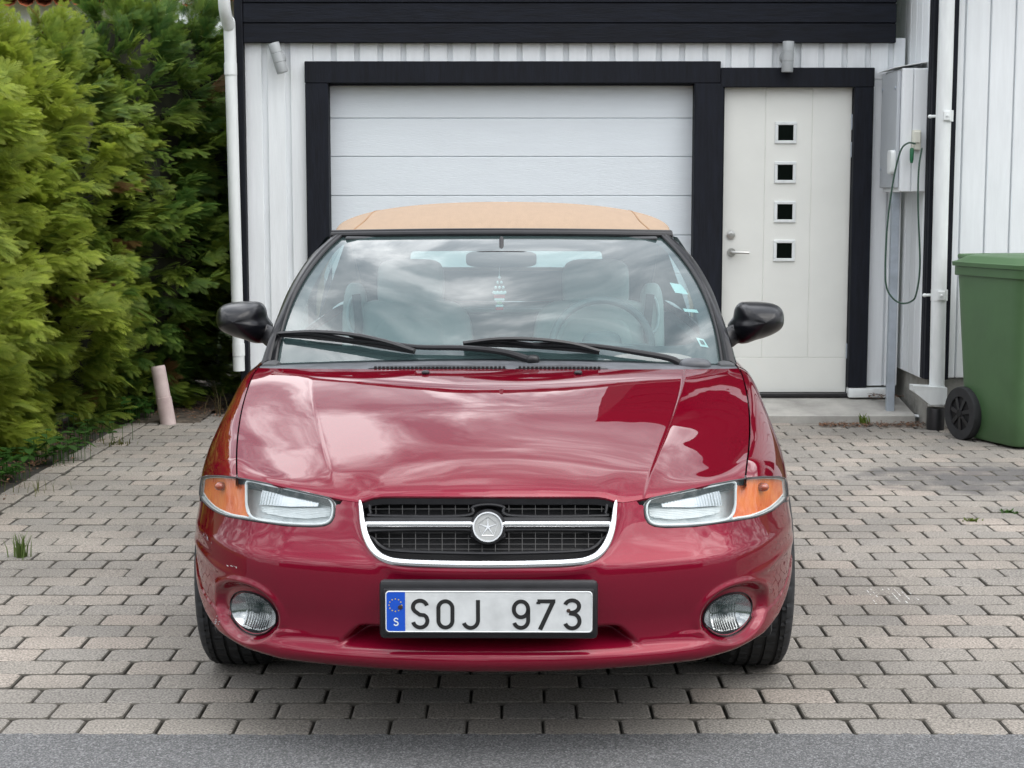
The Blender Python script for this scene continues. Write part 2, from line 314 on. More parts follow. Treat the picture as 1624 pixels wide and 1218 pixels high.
# ================================================================== GROUND
YE = 4.352                                # where the road's edge meets the paving
G = MB().add([(-60, -60, -.05), (60, -60, -.05), (60, 120, -.05), (-60, 120, -.05)], [(0, 1, 2, 3)]); struct(G.build('ground', mt['lawn']))
rd = MB(); xs_ = np.r_[-40, np.arange(-3, 3, .012), 40]; ed_ = np.array([YE + .004 + .004 * math.sin(x * 3.1) + random.gauss(0, .0035) for x in xs_])
rd.grid([[(x, -6, .0035) for x in xs_], [(x, YE - .05, .0035) for x in xs_], [(x, e_ - .004, .0035) for x, e_ in zip(xs_, ed_)], [(x, e_, -.004) for x, e_ in zip(xs_, ed_)]]); struct(rd.build('road', mt['asphalt'], smooth=False))
struct(MB().box(-4.6, 8, YE + .001, 14, -.045, -.012, 0).build('sand_bed', mat('joint_sand', (.034, .032, .026), 1, var=.5, scale=30, bump=.6), smooth=False))
def paver(mb, x0, x1, y0, y1, dz, tilt):
    c = .0135; h = .0065; cx, cy = (x0 + x1) / 2, (y0 + y1) / 2
    def ring(i, z, cut):
        a, b, d, e_ = x0 + i, x1 - i, y0 + i, y1 - i
        P = [(a + cut, d), (b - cut, d), (b, d + cut), (b, e_ - cut), (b - cut, e_), (a + cut, e_), (a, e_ - cut), (a, d + cut)]
        return [(x, y, z + dz + (x - cx) * tilt[0] + (y - cy) * tilt[1]) for x, y in P]
    V = ring(0, -.03, c) + ring(0, -h, c) + ring(.003, -.002, c) + ring(.0075, 0, c)
    F = [(r * 8 + k, r * 8 + (k + 1) % 8, r * 8 + 8 + (k + 1) % 8, r * 8 + 8 + k) for r in range(3) for k in range(8)] + [tuple(range(24, 32))]
    mb.add(V, F)
pv = MB(); pw, pr = .2125, .1437; row = 0; y = YE + .004
def edge_x(y): return -2.37 + .012 * (y - 7.7)
while y < 11.6:
    off = .085 + (row % 2) * .108 + random.uniform(-.012, .012); k0 = int((-2.4 - off) / pw) - 1
    for k in range(k0, 40):
        xa = off + k * pw; xb = xa + pw; ex = edge_x(y)
        if xb < ex + .03 or xa > 5.5: continue
        xa = max(xa, ex)
        if y > 10.48 and xa > -1.75 and xa < 2.66: continue
        if y > 10.30 and xa > 2.55: continue
        if y > 10.9: continue
        g = .0024; ja = lambda: random.uniform(-.0016, .0016)
        paver(pv, xa + g + ja(), xb - g + ja(), y + .0021 + ja() * .5, y + pr - .0021 + ja() * .5, random.uniform(-.0015, .0015), (random.uniform(-.012, .012), random.uniform(-.012, .012)))
    y += pr; row += 1
yy = YE
while yy < 10.6:                          # border course along the bed
    ex = edge_x(yy); paver(pv, ex - .146, ex - .006, yy + .002, yy + .208, random.uniform(-.003, .001), (random.uniform(-.02, .02), random.uniform(-.015, .015)))
    yy += pw
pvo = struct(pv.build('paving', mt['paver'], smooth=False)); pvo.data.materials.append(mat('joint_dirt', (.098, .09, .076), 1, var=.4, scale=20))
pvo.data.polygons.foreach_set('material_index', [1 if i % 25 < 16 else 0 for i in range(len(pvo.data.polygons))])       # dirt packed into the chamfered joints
# planting bed with lumpy soil left of the paving
nx, ny = 40, 120; gx = np.linspace(-5.5, -2.0, nx); gy = np.linspace(4.4, 14, ny); GG = np.zeros((ny, nx, 3))
for i in range(ny):
    for j in range(nx):
        ex = edge_x(gy[i]) - .15; gxx = gx[j]
        h = -.03 + .045 * sm(0, .25, ex - gxx) + rng.normal(0, .006)
        if gy[i] > 10.5: h = max(h, .012 + rng.normal(0, .006))
        GG[i, j] = (gxx, gy[i], h)
struct(MB().grid(GG).build('soil_bed', mt['soil']))
# doorstep slab in front of the garage
sb = MB(); zf, zb_ = .045, .115
sb.add([(-1.72, 10.50, -.03), (2.585, 10.50, -.03), (2.585, 10.50, zf), (-1.72, 10.50, zf), (2.585, 10.515, zf + .008), (-1.72, 10.515, zf + .008), (2.585, 11.0, zb_), (-1.72, 11.0, zb_)],
       [(0, 1, 2, 3), (3, 2, 4, 5), (5, 4, 6, 7)])
struct(sb.build('doorstep_slab', mt['concrete'], smooth=False))

# ================================================================== GARAGE
YF = 10.95
garage = thing('garage', 'white garage with black trim and a wide sectional door', 'garage', (0, YF, 0))
def gl(mb): mb.V = [(x, y - YF, z) for x, y, z in mb.V]; return mb
def boards(a0, a1, z0, z1, cuts, gw, back, th, axis='x', sgn=-1):
    mb = MB(); edges = [a0] + [c for c in cuts if a0 + .02 < c < a1 - .02] + [a1]
    for i in range(len(edges) - 1):
        p = edges[i] + (gw / 2 if i else 0); q = edges[i + 1] - (gw / 2 if i < len(edges) - 2 else 0)
        lo, hi = sorted((back, back + sgn * th))
        if axis == 'x': mb.box(p, q, lo, hi, z0, z1, .004)
        else: mb.box(lo, hi, p, q, z0, z1, .004)
    lo, hi = sorted((back - sgn * .02, back + sgn * .002))
    if axis == 'x': mb.box(a0, a1, lo, hi, z0 + .002, z1 - .002, 0)
    else: mb.box(lo, hi, a0, a1, z0 + .002, z1 - .002, 0)
    return mb
cuts = [-1.617 + .1515 * k for k in range(-3, 40)]
wm = boards(-1.745, -1.30, .10, 2.47, cuts, .034, YF + .02, .022); w2 = boards(-1.298, 2.565, 2.20, 2.47, cuts, .034, YF + .02, .022); w3 = boards(2.34, 2.565, .19, 2.198, [2.474], .014, YF + .02, .022)
wm.add(w2.V, w2.F); wm.add(w3.V, w3.F)
gl(wm).build('wall', mt['wood_w'], garage, auto=20)
sw = boards(10.975, 17, .1, 2.9, [10.9 + .1515 * k for k in range(50)], .034, -1.725, .022, 'y', -1); gl(sw).build('side_wall', mt['wood_w'], garage, auto=20)
ub = MB(); z = 2.432
for k, h in enumerate((.128, .128, .128, .128)):
    ub.box(-1.742, 2.49, YF - .055, YF - .015, z + .003, z + h - .003, .004); z += h
ub.box(-1.74, 2.488, YF - .03, YF + .02, 2.436, z, 0)
gl(ub).build('upper_cladding', mt['wood_b'], garage, auto=20)
cbm = MB().box(-1.80, -1.744, YF - .062, YF + .10, .12, 2.945, .005); gl(cbm).build('corner_board', mt['wood_bv'], garage, auto=20)
rf = MB().box(-1.95, 2.60, YF - .16, 17.2, 2.948, 3.01, .01); gl(rf).build('roof', mt['membrane'], garage)
tr = MB().box(-1.35, 1.358, YF - .045, YF + .02, 2.178, 2.318, .004); tr.box(-1.348, -1.20, YF - .043, YF + .13, .11, 2.177, .004); tr.box(1.192, 1.378, YF - .043, YF + .13, .11, 2.177, .004)
tr.box(-1.199, 1.191, YF + .01, YF + .13, 2.168, 2.30, .003)
gl(tr).build('garage_door_frame', mt['wood_bv'], garage, auto=20)
te = MB().box(1.3595, 2.36, YF - .045, YF + .02, 2.152, 2.277, .004); te.box(2.234, 2.358, YF - .043, YF + .13, .182, 2.151, .004)
te.box(1.379, 1.389, YF - .02, YF + .12, .12, 2.15, .002)
gl(te).build('entry_door_frame', mt['wood_bv'], garage, auto=20)
# sectional door
gd = garage_door = None
seams = [at(800, py, YF + .09).z for py in (187.5, 248.5, 310.5, 373)]
step = (seams[0] - seams[-1]) / 3; zs = [2.2, *seams] + [seams[-1] - step * i for i in range(1, 6)]
zs = [z for z in zs if z > .12] + [.105]
gm = MB()
for a, b in zip(zs[:-1], zs[1:]): gm.box(-1.215, 1.205, YF + .09, YF + .13, b + .0018, a - .0018, .0045)
gm.box(-1.215, 1.205, YF + .10, YF + .14, .10, 2.2, 0)
gl(gm).build('garage_door', mt['gdoor'], garage, auto=20, label='white sectional garage door with ribbed panels')
# entry door
ed = MB(); zb0, zt0 = .142, 2.168; xg = [1.392, 1.665, 1.972, 2.232]; zh = at(1240, 567, YF + .03).z
for a, b in zip(xg[:-1], xg[1:]): ed.box(a + (.001 if a > 1.4 else 0), b - (.001 if b < 2.2 else 0), YF + .03, YF + .07, zh + .001, zt0, .0025)
ed.box(1.392, 2.232, YF + .03, YF + .07, zb0, zh - .001, .0025); ed.box(1.394, 2.23, YF + .034, YF + .075, zb0 + .002, zt0 - .002, 0)
edo = gl(ed).build('entry_door', mt['edoor'], garage, auto=20, label='cream entry door with four small square windows')
for px, py in ((1246, 210.5), (1245, 273.5), (1244.5, 336), (1243.5, 397.5)):
    p = at(px, py, YF + .03); a, b = .071, .05; fm = MB()
    for (x0, x1, z0, z1) in ((-a, a, b, a), (-a, a, -a, -b), (-a, -b, -b, b), (b, a, -b, b)): fm.box(p.x + x0, p.x + x1, YF + .018, YF + .032, p.z + z0, p.z + z1, .003)
    wf = gl(fm).build('window', mt['pvc'], garage, auto=20); wf.parent = edo
    pm = MB().box(p.x - b - .001, p.x + b + .001, YF + .0255, YF + .0295, p.z - b - .001, p.z + b + .001, 0); q = gl(pm).build('pane', mt['pane'], garage, False); q.parent = edo
p = at(1159, 372.5, YF + .03); lk = MB().lathe([(.0, .02), (.012, .02), (.013, .016), (.026, .014), (.028, 0)], 28, Matrix.Translation(p) @ Matrix.Rotation(R(90), 4, 'X')); gl(lk).build('lock', mt['steel'], garage).parent = edo
p = at(1160, 400, YF + .03); hd = MB().lathe([(.0, .012), (.026, .012), (.028, 0)], 28, Matrix.Translation(p) @ Matrix.Rotation(R(90), 4, 'X'))
hd.sweep([p, p + Vector((0, -.05, 0)), p + Vector((.012, -.058, 0)), p + Vector((.11, -.058, -.002))], .0095, 12); gl(hd).build('handle', mt['steel'], garage).parent = edo
hg = MB()
for z in (1.93, 1.75, .42): gl(MB().sweep([(2.233, YF + .02, z - .05), (2.233, YF + .02, z + .05)], .007, 10)).build('hinge', mt['galv'], garage).parent = edo
th_ = MB().box(1.385, 2.24, YF - .02, YF + .10, .116, .140, .004); gl(th_).build('threshold', mt['black'], garage)
fl_ = MB().box(2.235, 2.50, YF - .06, YF + .03, .116, .178, .006); gl(fl_).build('sill_flashing', mt['pvc'], garage)

# lamps on the garage wall
def wall_lamp(label, x, z, lean):
    t = thing('wall_lamp', label, 'wall lamp', (x, YF - .004, z), 0, 'wall lamps on the garage')
    Mr = Matrix.Rotation(lean, 4, 'Y')
    for nm, r in (('shade', [(.0, -.098), (.036, -.098), (.0375, -.094), (.0375, -.034), (.0355, -.032), (.0355, -.030), (.0385, -.028), (.0385, .028), (.0355, .03), (.0355, .032), (.0375, .034), (.0375, .094), (.036, .098), (.0, .098)]),):
        MB().lathe(r, 36, Matrix.Translation((0, -.085, 0)) @ Mr).build(nm, mt['lampgrey'], t)
    MB().lathe([(.0, .05), (.03, .048), (.042, .03), (.042, 0)], 28, Matrix.Rotation(R(90), 4, 'X')).build('mount', mt['lampgrey'], t)
p = at(441, 92, 10.86); wall_lamp('grey cylindrical wall lamp tilted askew above the left boards', p.x, p.z, R(-17))
p = at(1249.5, 90, 10.86); wall_lamp('grey cylindrical wall lamp hanging straight above the entry door', p.x, p.z, R(1.5))

# left downpipe
dp = thing('downpipe', 'white downpipe at the left corner beside the hedge', 'downpipe', (-1.79, 10.80, .28))
lp = [at(353, -60, 10.66), at(356, 10, 10.70), at(362, 40, 10.80), at(364.5, 60, 10.83), at(372, 330, 10.83), at(379, 588, 10.83)]; o_ = Vector(dp.location)
MB().sweep([p - o_ for p in spl(lp, 60)], .0385, 20).build('pipe', mt['pvc'], dp)
jm = MB()
for py in (100, 545): q = at(365.5 if py == 100 else 378, py, 10.83); q2 = at(366 if py == 100 else 378.6, py + 19, 10.83); MB().sweep([q - o_, q2 - o_], .0415, 20).build('joint', mt['pvc'], dp)

# ================================================================== HOUSE ON THE RIGHT
house = thing('house', 'white boarded house with black corner board right of the garage', 'house', (2.6, 10.35, 0))
def hl_(mb): mb.V = [(x - 2.6, y - 10.35, z) for x, y, z in mb.V]; return mb
fw = boards(2.744, 8.6, .31, 3.62, [2.79 + .1555 * k for k in range(40)], .010, 10.37, .022)
hl_(fw).build('wall', mt['wood_w'], house, auto=20)
sw2 = boards(10.42, 17, .30, 3.62, [10.46 + .151 * k for k in range(50)], .014, 2.612, .022, 'x' if False else 'y', -1); hl_(sw2).build('side_wall', mt['wood_w'], house, auto=20)
cbd = MB()
a, b = at(1483, 0, 10.34), at(1461, 608, 10.34); cbd.box(2.588, 2.68, 10.30, 10.346, .305, 3.6, .005); cbd.box(2.586, 2.61, 10.348, 10.42, .305, 3.6, .004); cbd.box(2.682, 2.742, 10.318, 10.35, .30, 3.6, .004)
hl_(cbd).build('corner_board', mt['wood_bv'], house, auto=20)
fd = MB().box(2.628, 8.6, 10.38, 10.7, -.04, .303, .004); fd.box(2.628, 2.75, 10.7, 16, -.04, .30, .004); hl_(fd).build('foundation', mt['found'], house, auto=20)
rfh = MB().add([(2.35, 9.85, 3.6), (9.0, 9.85, 3.6), (9.0, 14.5, 5.5), (2.35, 14.5, 5.5), (9.0, 19.2, 3.6), (2.35, 19.2, 3.6), (2.35, 9.85, 3.74), (9.0, 9.85, 3.74), (9.0, 14.5, 5.64), (2.35, 14.5, 5.64), (9.0, 19.2, 3.74), (2.35, 19.2, 3.74)],
    [(3, 2, 1, 0), (5, 4, 2, 3), (6, 7, 8, 9), (9, 8, 10, 11), (0, 1, 7, 6), (5, 11, 10, 4), (0, 6, 9, 3), (3, 9, 11, 5), (1, 2, 8, 7), (2, 4, 10, 8)]); hl_(rfh).build('roof', mt['membrane'], house, False)
gbl = MB().add([(2.60, 10.4, 3.6), (2.60, 18.6, 3.6), (2.60, 14.5, 5.3), (2.75, 10.4, 3.6), (2.75, 18.6, 3.6), (2.75, 14.5, 5.3)], [(0, 2, 1), (3, 4, 5), (0, 3, 5, 2), (2, 5, 4, 1)]); hl_(gbl).build('gable', mt['wood_w'], house, False)
up_ = MB(); zz_ = 2.95
while zz_ < 4.8: up_.box(1.25, 9, 12.0, 12.03, zz_ + .003, zz_ + .137, .004); zz_ += .14
up_.box(1.27, 9, 12.02, 17.5, 2.9, zz_, 0); hl_(up_).build('upper_storey', mt['wood_b'], house, auto=20)
uw = hl_(MB().box(1.9, 2.8, 11.97, 12.01, 3.35, 4.2, .01)).build('window', mt['wood_w'], house); hl_(MB().box(1.98, 2.72, 11.962, 11.972, 3.43, 4.12, 0)).build('pane', mt['pane'], house, False).parent = uw
for x in (3.9, 5.2):
    fm = MB()
    for (x0, x1, z0, z1) in ((0, .9, 0, .09), (0, .9, 1.21, 1.3), (0, .09, .09, 1.21), (.81, .9, .09, 1.21), (.42, .48, .09, 1.21)): fm.box(x + x0, x + x1, 10.32, 10.36, 1.35 + z0, 1.35 + z1, .004)
    w_ = hl_(fm).build('window', mt['wood_bv'], house, auto=20); q = hl_(MB().box(x + .08, x + .82, 10.338, 10.346, 1.43, 2.57, 0)).build('pane', mt['pane'], house, False); q.parent = w_
# right downpipe
dr = thing('downpipe', 'white downpipe with two clamps on the black corner board', 'downpipe', (2.67, 10.22, 0)); o_ = Vector(dr.location)
pp = [at(1504, -70, 10.22), at(1499, 100, 10.22), at(1492, 330, 10.22), at(1485.5, 620, 10.22)]
MB().sweep([p - o_ for p in spl(pp, 40)], .0465, 22).build('pipe', mt['pvc'], dr)
for px, py in ((1498.5, 184), (1489.5, 468)):
    q = at(px, py, 10.22) - o_; q.z; cm = MB().lathe([(.0475, -.034), (.051, -.034), (.051, .034), (.0475, .034)], 26, Matrix.Translation(q)); cm.box(q.x - .022, q.x + .022, q.y - .06, q.y - .045, q.z - .028, q.z + .028, .003)
    cm.lathe([(.0, .01), (.007, .009), (.009, 0)], 12, Matrix.Translation(q + Vector((0, -.058, 0))) @ Matrix.Rotation(R(90), 4, 'X')); cm.sweep([q + Vector((-.045, .02, 0)), q + Vector((-.082, .02, -.002))], .009, 10); cm.rbox((q.x - .085, q.y + .02, q.z - .002), (.015, .013, .012), 1.0, 8)
    cm.build('clamp', mt['pvc'], dr)
q = at(1485, 618, 10.22) - o_; lf = MB()
lf.add([(q.x - .155, q.y - .06, q.z + .03), (q.x + .05, q.y - .065, q.z + .02), (q.x + .052, q.y - .06, q.z - .085), (q.x - .048, q.y - .055, q.z - .09), (q.x - .155, q.y - .055, q.z - .005),
        (q.x - .155, q.y + .06, q.z + .03), (q.x + .05, q.y + .06, q.z + .02), (q.x + .052, q.y + .055, q.z - .085), (q.x - .048, q.y + .05, q.z - .09), (q.x - .155, q.y + .055, q.z - .005)],
       [(0, 1, 2, 3, 4), (9, 8, 7, 6, 5), (1, 6, 7, 2), (2, 7, 8, 3), (3, 8, 9, 4), (4, 9, 5, 0), (0, 5, 6, 1)]); lf.lathe([(.05, -.10), (.05, .03)], 20, Matrix.Translation(q))
lf.build('leaf_trap', mt['pvc'], dr, False)
MB().lathe([(.0, .135), (.054, .135), (.056, .13), (.054, -.02)], 24, Matrix.Translation((q.x, q.y, -.0))).build('ground_pipe', mt['black'], dr)

# meter cabinet on the house's side wall, galvanised post under it, socket, cable
cbn = thing('meter_cabinet', 'grey metered supply cabinet with white boarded side', 'cabinet', (2.5, 10.9, 1.47)); o_ = Vector(cbn.location)
cbx = boards(2.432, 2.588, 1.475, 2.235, [2.5], .006, 10.44, .016); cbx.box(2.43, 2.588, 10.442, 10.90, 1.472, 2.24, .003); cbx.V = [(x - o_.x, y - o_.y, z - o_.z) for x, y, z in cbx.V]; cbx.build('housing', mt['wood_w'], cbn, auto=20)
dm = MB().box(2.405, 2.428, 10.455, 10.89, 1.50, 2.225, .003); dm.V = [(x - o_.x, y - o_.y, z - o_.z) for x, y, z in dm.V]; dm.build('door', mt['grey'], cbn, auto=20)
rm = MB().box(2.392, 2.588, 10.43, 10.93, 2.243, 2.248, .001); rm.V = [(x - o_.x, y - o_.y, z - o_.z + (x - 2.392) * .16) for x, y, z in rm.V]; rm.build('top_flashing', mt['pvc'], cbn, auto=20)
lt = MB()
for y_, z_ in ((10.86, 2.13), (10.86, 1.62), (10.50, 2.12)): MB().sweep([(2.40 - o_.x, y_ - o_.y, z_ - o_.z), (2.406 - o_.x, y_ - o_.y, z_ - o_.z)], .011, 12).build('latch', mt['galv'], cbn)
jb = tag(MB().rbox((0, 0, 0), (.018, .055, .075), .3, 12).build('junction_box', mt['pvc']), 'small white junction box on the grey cabinet door', 'junction box'); jb.location = (2.39, 10.50, 1.66)
ps = MB().box(2.425, 2.475, 10.60, 10.65, -.03, 1.47, .004); tag(ps.build('support_post', mt['galv'], auto=20), 'thin galvanised post standing below the grey cabinet', 'post')
p = at(1453, 222, 10.41); sk = thing('wall_socket', 'cream outdoor socket on the white cabinet side', 'socket', p)
MB().box(-.024, .024, -.03, .028, -.062, .062, .006).build('housing', mt['socket'], sk); MB().box(-.020, .020, -.038, -.028, -.02, .052, .004).build('cover', mt['socket'], sk)
q = at(1446, 245, 10.37); MB().lathe([(.0, -.055), (.008, -.053), (.012, -.03), (.013, .03), (.009, .04), (.0, .041)], 16, Matrix.Translation(q - p)).build('plug', mt['plug'], sk)
cbp = [at(1452, 228, 10.36), at(1440, 227, 10.36), at(1428, 240, 10.37), at(1417, 285, 10.38), at(1408, 350, 10.38), at(1404, 420, 10.37), at(1406, 455, 10.36), at(1416, 473, 10.35), at(1430, 481, 10.34), at(1445, 478, 10.32), at(1453, 466, 10.29), at(1459, 420, 10.285), at(1456, 330, 10.285), at(1457, 270, 10.29), at(1462, 235, 10.30)]
tag(MB().sweep(spl(cbp, 150), .0055, 8).build('extension_cable', mt['cable']), 'green cable looping from the socket to the black corner board', 'cable')

# ================================================================== WHEELED BIN
bn = thing('wheeled_bin', 'green wheeled rubbish bin at the right edge by the house', 'bin', (3.005, 9.70, 0), R(20)); bn.scale = (1, 1, 1.035)
# local: x = width (left side is -x), y = depth (back, with wheels, is +y)
def bsec(z, w, d0, d1, n=40, e_=.22):
    out = []
    for k in range(n):
        q = 2 * math.pi * k / n; cq, sq = math.cos(q), math.sin(q); f = lambda a: math.copysign(abs(a) ** e_, a)
        out.append((w * f(cq), (d1 + d0) / 2 + (d1 - d0) / 2 * f(sq), z))
    return out
bl = [bsec(.015, .215, -.27, .20), bsec(.03, .225, -.28, .215), bsec(.25, .238, -.305, .235), bsec(.28, .240, -.307, .262), bsec(.95, .278, -.365, .305), bsec(.952, .292, -.38, .318), bsec(1.0, .294, -.382, .32), bsec(1.0, .275, -.36, .30), bsec(.5, .25, -.32, .26)]
V = [p for r in bl for p in r]; n = 40; F = [(i * n + k, i * n + (k + 1) % n, (i + 1) * n + (k + 1) % n, (i + 1) * n + k) for i in range(len(bl) - 1) for k in range(n)] + [tuple(range(n))[::-1]]
MB().add(V, F).build('body', mt['bin'], bn)
ll = [bsec(1.002, .29, -.385, .34, e_=.3), bsec(1.002, .305, -.40, .36, e_=.3), bsec(1.025, .307, -.40, .362, e_=.3), bsec(1.032, .29, -.385, .33, e_=.3), bsec(1.058, .27, -.36, .27, e_=.35), bsec(1.068, .24, -.33, .23, e_=.4), bsec(1.064, .20, -.28, .18, e_=.4), bsec(1.075, .17, -.24, .15, e_=.4)]
V = [p for r in ll for p in r]; F = [(i * n + k, i * n + (k + 1) % n, (i + 1) * n + (k + 1) % n, (i + 1) * n + k) for i in range(len(ll) - 1) for k in range(n)] + [tuple(range(7 * n, 8 * n)), tuple(range(n))[::-1]]
ld = MB().add(V, F); lid = ld.build('lid', mt['bin'], bn)
lhd = MB().sweep([(-.18, .30, 1.045), (-.17, .40, 1.05), (.17, .40, 1.05), (.18, .30, 1.045)], .016, 10); lhd.box(-.25, .25, .30, .335, .945, 1.0, .006); lhd.build('handle', mt['bin'], bn)
for sx in (-1, 1):
    Mw = Matrix.Translation((sx * .252, .20, .152)) @ Matrix.Rotation(R(90), 4, 'Y')
    wt = MB().lathe([(.098, -.026), (.15, -.028), (.154, -.018), (.155, 0), (.154, .018), (.15, .028), (.098, .026), (.098, -.026)], 44, Mw).build('wheel', mt['rubber'], bn)
    hb = MB().lathe([(.0, -.02), (.10, -.012), (.10, .012), (.0, .02)], 40, Mw); hb.lathe([(.0, -.032), (.022, -.032), (.026, -.02), (.026, .02), (.022, .032), (.0, .032)], 20, Mw)
    hbo = hb.build('rim', mt['void'], bn); hbo.parent = wt
    for k in range(7):
        q = 2 * math.pi * k / 7; spk = MB()
        spk.add([Mw @ Vector((r_ * math.cos(q + a_), r_ * math.sin(q + a_), h_)) for (r_, a_, h_) in ((.02, -.5, .028), (.1, -.13, .022), (.1, .13, .022), (.02, .5, .028), (.02, -.5, -.028), (.1, -.13, -.022), (.1, .13, -.022), (.02, .5, -.028))], [(0, 1, 2, 3), (7, 6, 5, 4), (0, 4, 5, 1), (1, 5, 6, 2), (2, 6, 7, 3), (3, 7, 4, 0)])
        sp_ = spk.build('spoke', mt['black'], bn, False); sp_.parent = wt
MB().sweep([(-.25, .20, .152), (.25, .20, .152)], .012, 10).build('axle', mt['black'], bn)

# ================================================================== SMALL THINGS ON THE GROUND
q = ground(267, 672); w0 = at(267, 672, q.y); w1 = at(249.5, 577, q.y + .02); t_ = thing('plastic_pipe', 'faded pink plastic pipe stub leaning out of the ground', 'pipe', (w0.x, w0.y, 0)); ax = np.array(w1 - w0)
d_ = ax / np.linalg.norm(ax)
pm = MB().sweep([-d_ * .08, d_ * .17], .0495, 26); pm.sweep([d_ * .17, d_ * .172, d_ * .36], [.0495, .046, .046], 26, cap=False); pm.build('pipe', mt['pinkpipe'], t_)
pe = MB().sweep([d_ * .36, d_ * .375], [.046, .043], 26); pe.build('rim', mt['pinkpipe'], t_)
stp = MB(); a = ground(1362, 667, .012); b = ground(1400, 661, .035); c = ground(1440, 659, .035); d = ground(1462, 661, .03)
stp.sweep(spl([a, b, c, d], 30), .012, 8, 1.6); tag(stp.build('plastic_strip', mt['pvc']), 'loose white plastic strip lying along the doorstep edge', 'strip')
lm = MB()
def leafbit(mb, x, y, z, r):
    a = random.uniform(0, 6.28); t = random.uniform(-.5, .5)
    P = [(r, 0), (.3 * r, .45 * r), (-.8 * r, .3 * r), (-r, 0), (-.7 * r, -.35 * r), (.4 * r, -.4 * r)]
    mb.add([(x + px * math.cos(a) - py * math.sin(a), y + px * math.sin(a) + py * math.cos(a), z + px * t * .6 + abs(py) * .5) for px, py in P], [tuple(range(6))])
for k in range(420):
    x = random.uniform(1.95, 2.62); y = random.gauss(10.36, .05); leafbit(lm, x, y, .004 + random.random() * .015, random.uniform(.007, .018))
for k in range(60): leafbit(lm, random.uniform(2.36, 2.56), random.uniform(10.72, 10.93), .125 + random.random() * .02, random.uniform(.012, .025))
o = lm.build('dry_leaves', mt['dryleaf'], smooth=False); o['kind'] = 'stuff'
lm = MB()
for k in range(1100):
    y = random.uniform(7.2, 10.9); x = edge_x(y) - .16 - abs(random.gauss(0, .16)) + (.15 if random.random() < .12 else 0); leafbit(lm, x, y, .02 + random.random() * .02, random.uniform(.006, .016))
for k in range(500): leafbit(lm, random.uniform(-2.35, -1.85), random.uniform(10.55, 11.6), .02 + random.random() * .02, random.uniform(.006, .014))
o = lm.build('leaf_litter', mt['dryleaf'], smooth=False); o['kind'] = 'stuff'
ck = MB()
for (xa, ya, xb, yb) in ((1372, 932, 1381, 944), (1378, 931, 1392, 947), (1399, 934, 1412, 948), (1408, 933, 1428, 955), (1418, 934, 1440, 957), (1430, 938, 1450, 958), (1440, 938, 1458, 952), (1384, 950, 1391, 960), (1312, 748, 1322, 746), (1326, 747, 1340, 748), (1345, 748, 1356, 747)):
    A_, B_ = ground(xa, ya, .002), ground(xb, yb, .002); T_ = (B_ - A_).normalized(); N_ = Vector((-T_.y, T_.x, 0)) * .0017
    for k in range(6):
        if random.random() < .45: continue
        a_ = A_ + (B_ - A_) * (k / 6); b_ = A_ + (B_ - A_) * ((k + .8) / 6); j_ = N_ * random.uniform(.3, 1.2); ck.add([a_ - j_, b_ - j_, b_ + j_, a_ + j_], [(0, 1, 2, 3)])
o = ck.build('chalk_marks', mt['chalk'], smooth=False); o['kind'] = 'stuff'
def leafy(name, verts_faces_tint, m, parent=None):
    V, F, T = verts_faces_tint; me = bpy.data.meshes.new(name)
    nV = len(V); nF = len(F); k = F.shape[1]
    me.vertices.add(nV); me.vertices.foreach_set('co', V.astype(np.float32).ravel()); me.loops.add(nF * k); me.loops.foreach_set('vertex_index', F.astype(np.int32).ravel())
    me.polygons.add(nF); me.polygons.foreach_set('loop_start', np.arange(0, nF * k, k, dtype=np.int32)); me.update(calc_edges=True); me.validate()
    at_ = me.attributes.new('tint', 'FLOAT_COLOR', 'POINT'); at_.data.foreach_set('color', np.c_[T, np.ones(nV)].astype(np.float32).ravel())
    me.materials.append(m); o = bpy.data.objects.new(name, me); COL.objects.link(o)
    if parent is not None: o.parent = parent
    return o
def blades(n, spread, h, col, w=.004, lean=.35):
    V = []; F = []; T = []
    for _ in range(n):
        a = random.uniform(0, 6.28); r = abs(random.gauss(0, spread)); x, y = r * math.cos(a), r * math.sin(a); hh = h * random.uniform(.5, 1); b = random.uniform(0, 6.28); l = lean * random.uniform(.2, 1.3)
        c_ = np.array(col) * random.uniform(.7, 1.4); k = len(V); dx_, dy_ = math.cos(b), math.sin(b)
        for (t, ww) in ((0, 1), (.5, .8), (1, .1)):
            o2 = l * hh * t * t
            V += [(x + dx_ * o2 - dy_ * w * ww, y + dy_ * o2 + dx_ * w * ww, hh * t * (1 - .2 * l * t)), (x + dx_ * o2 + dy_ * w * ww, y + dy_ * o2 - dx_ * w * ww, hh * t * (1 - .2 * l * t))]; T += [c_, c_]
        F += [(k, k + 1, k + 3, k + 2), (k + 2, k + 3, k + 5, k + 4)]
    return np.array(V), np.array(F), np.array(T)
def tuft(label, p, n, spread, h, col=(.10, .17, .03), w=.004, lean=.35):
    o = leafy('grass_tuft', blades(n, spread, h, col, w, lean), mt['leaf']); o.location = (p.x, p.y, -.005); tag(o, label, 'grass tuft', 'weeds in the paving joints'); return o
tuft('upright grass tuft in the paving near the left edge', ground(33, 884), 34, .022, .13, (.11, .16, .045))
tuft('small green weed in the paving joints at far right', ground(1601, 812), 40, .025, .025, (.05, .12, .02), .006, 1.2)
tuft('tiny weed in the paving joint left of the far right one', ground(1541, 826), 40, .02, .025, (.10, .14, .02), .005, 1.2)
tuft('weed tuft growing on the doorstep edge before the entry door', ground(1371, 660, .05), 12, .018, .10, (.14, .20, .04), .008, .6)
tuft('low yellow green weed under the doorstep near the car', ground(1290, 664), 40, .03, .05, (.12, .13, .03), .004, .8)
tuft('dry grass stalks beside the leaning pink pipe', ground(345, 660), 14, .05, .28, (.16, .13, .06), .0025, .5)
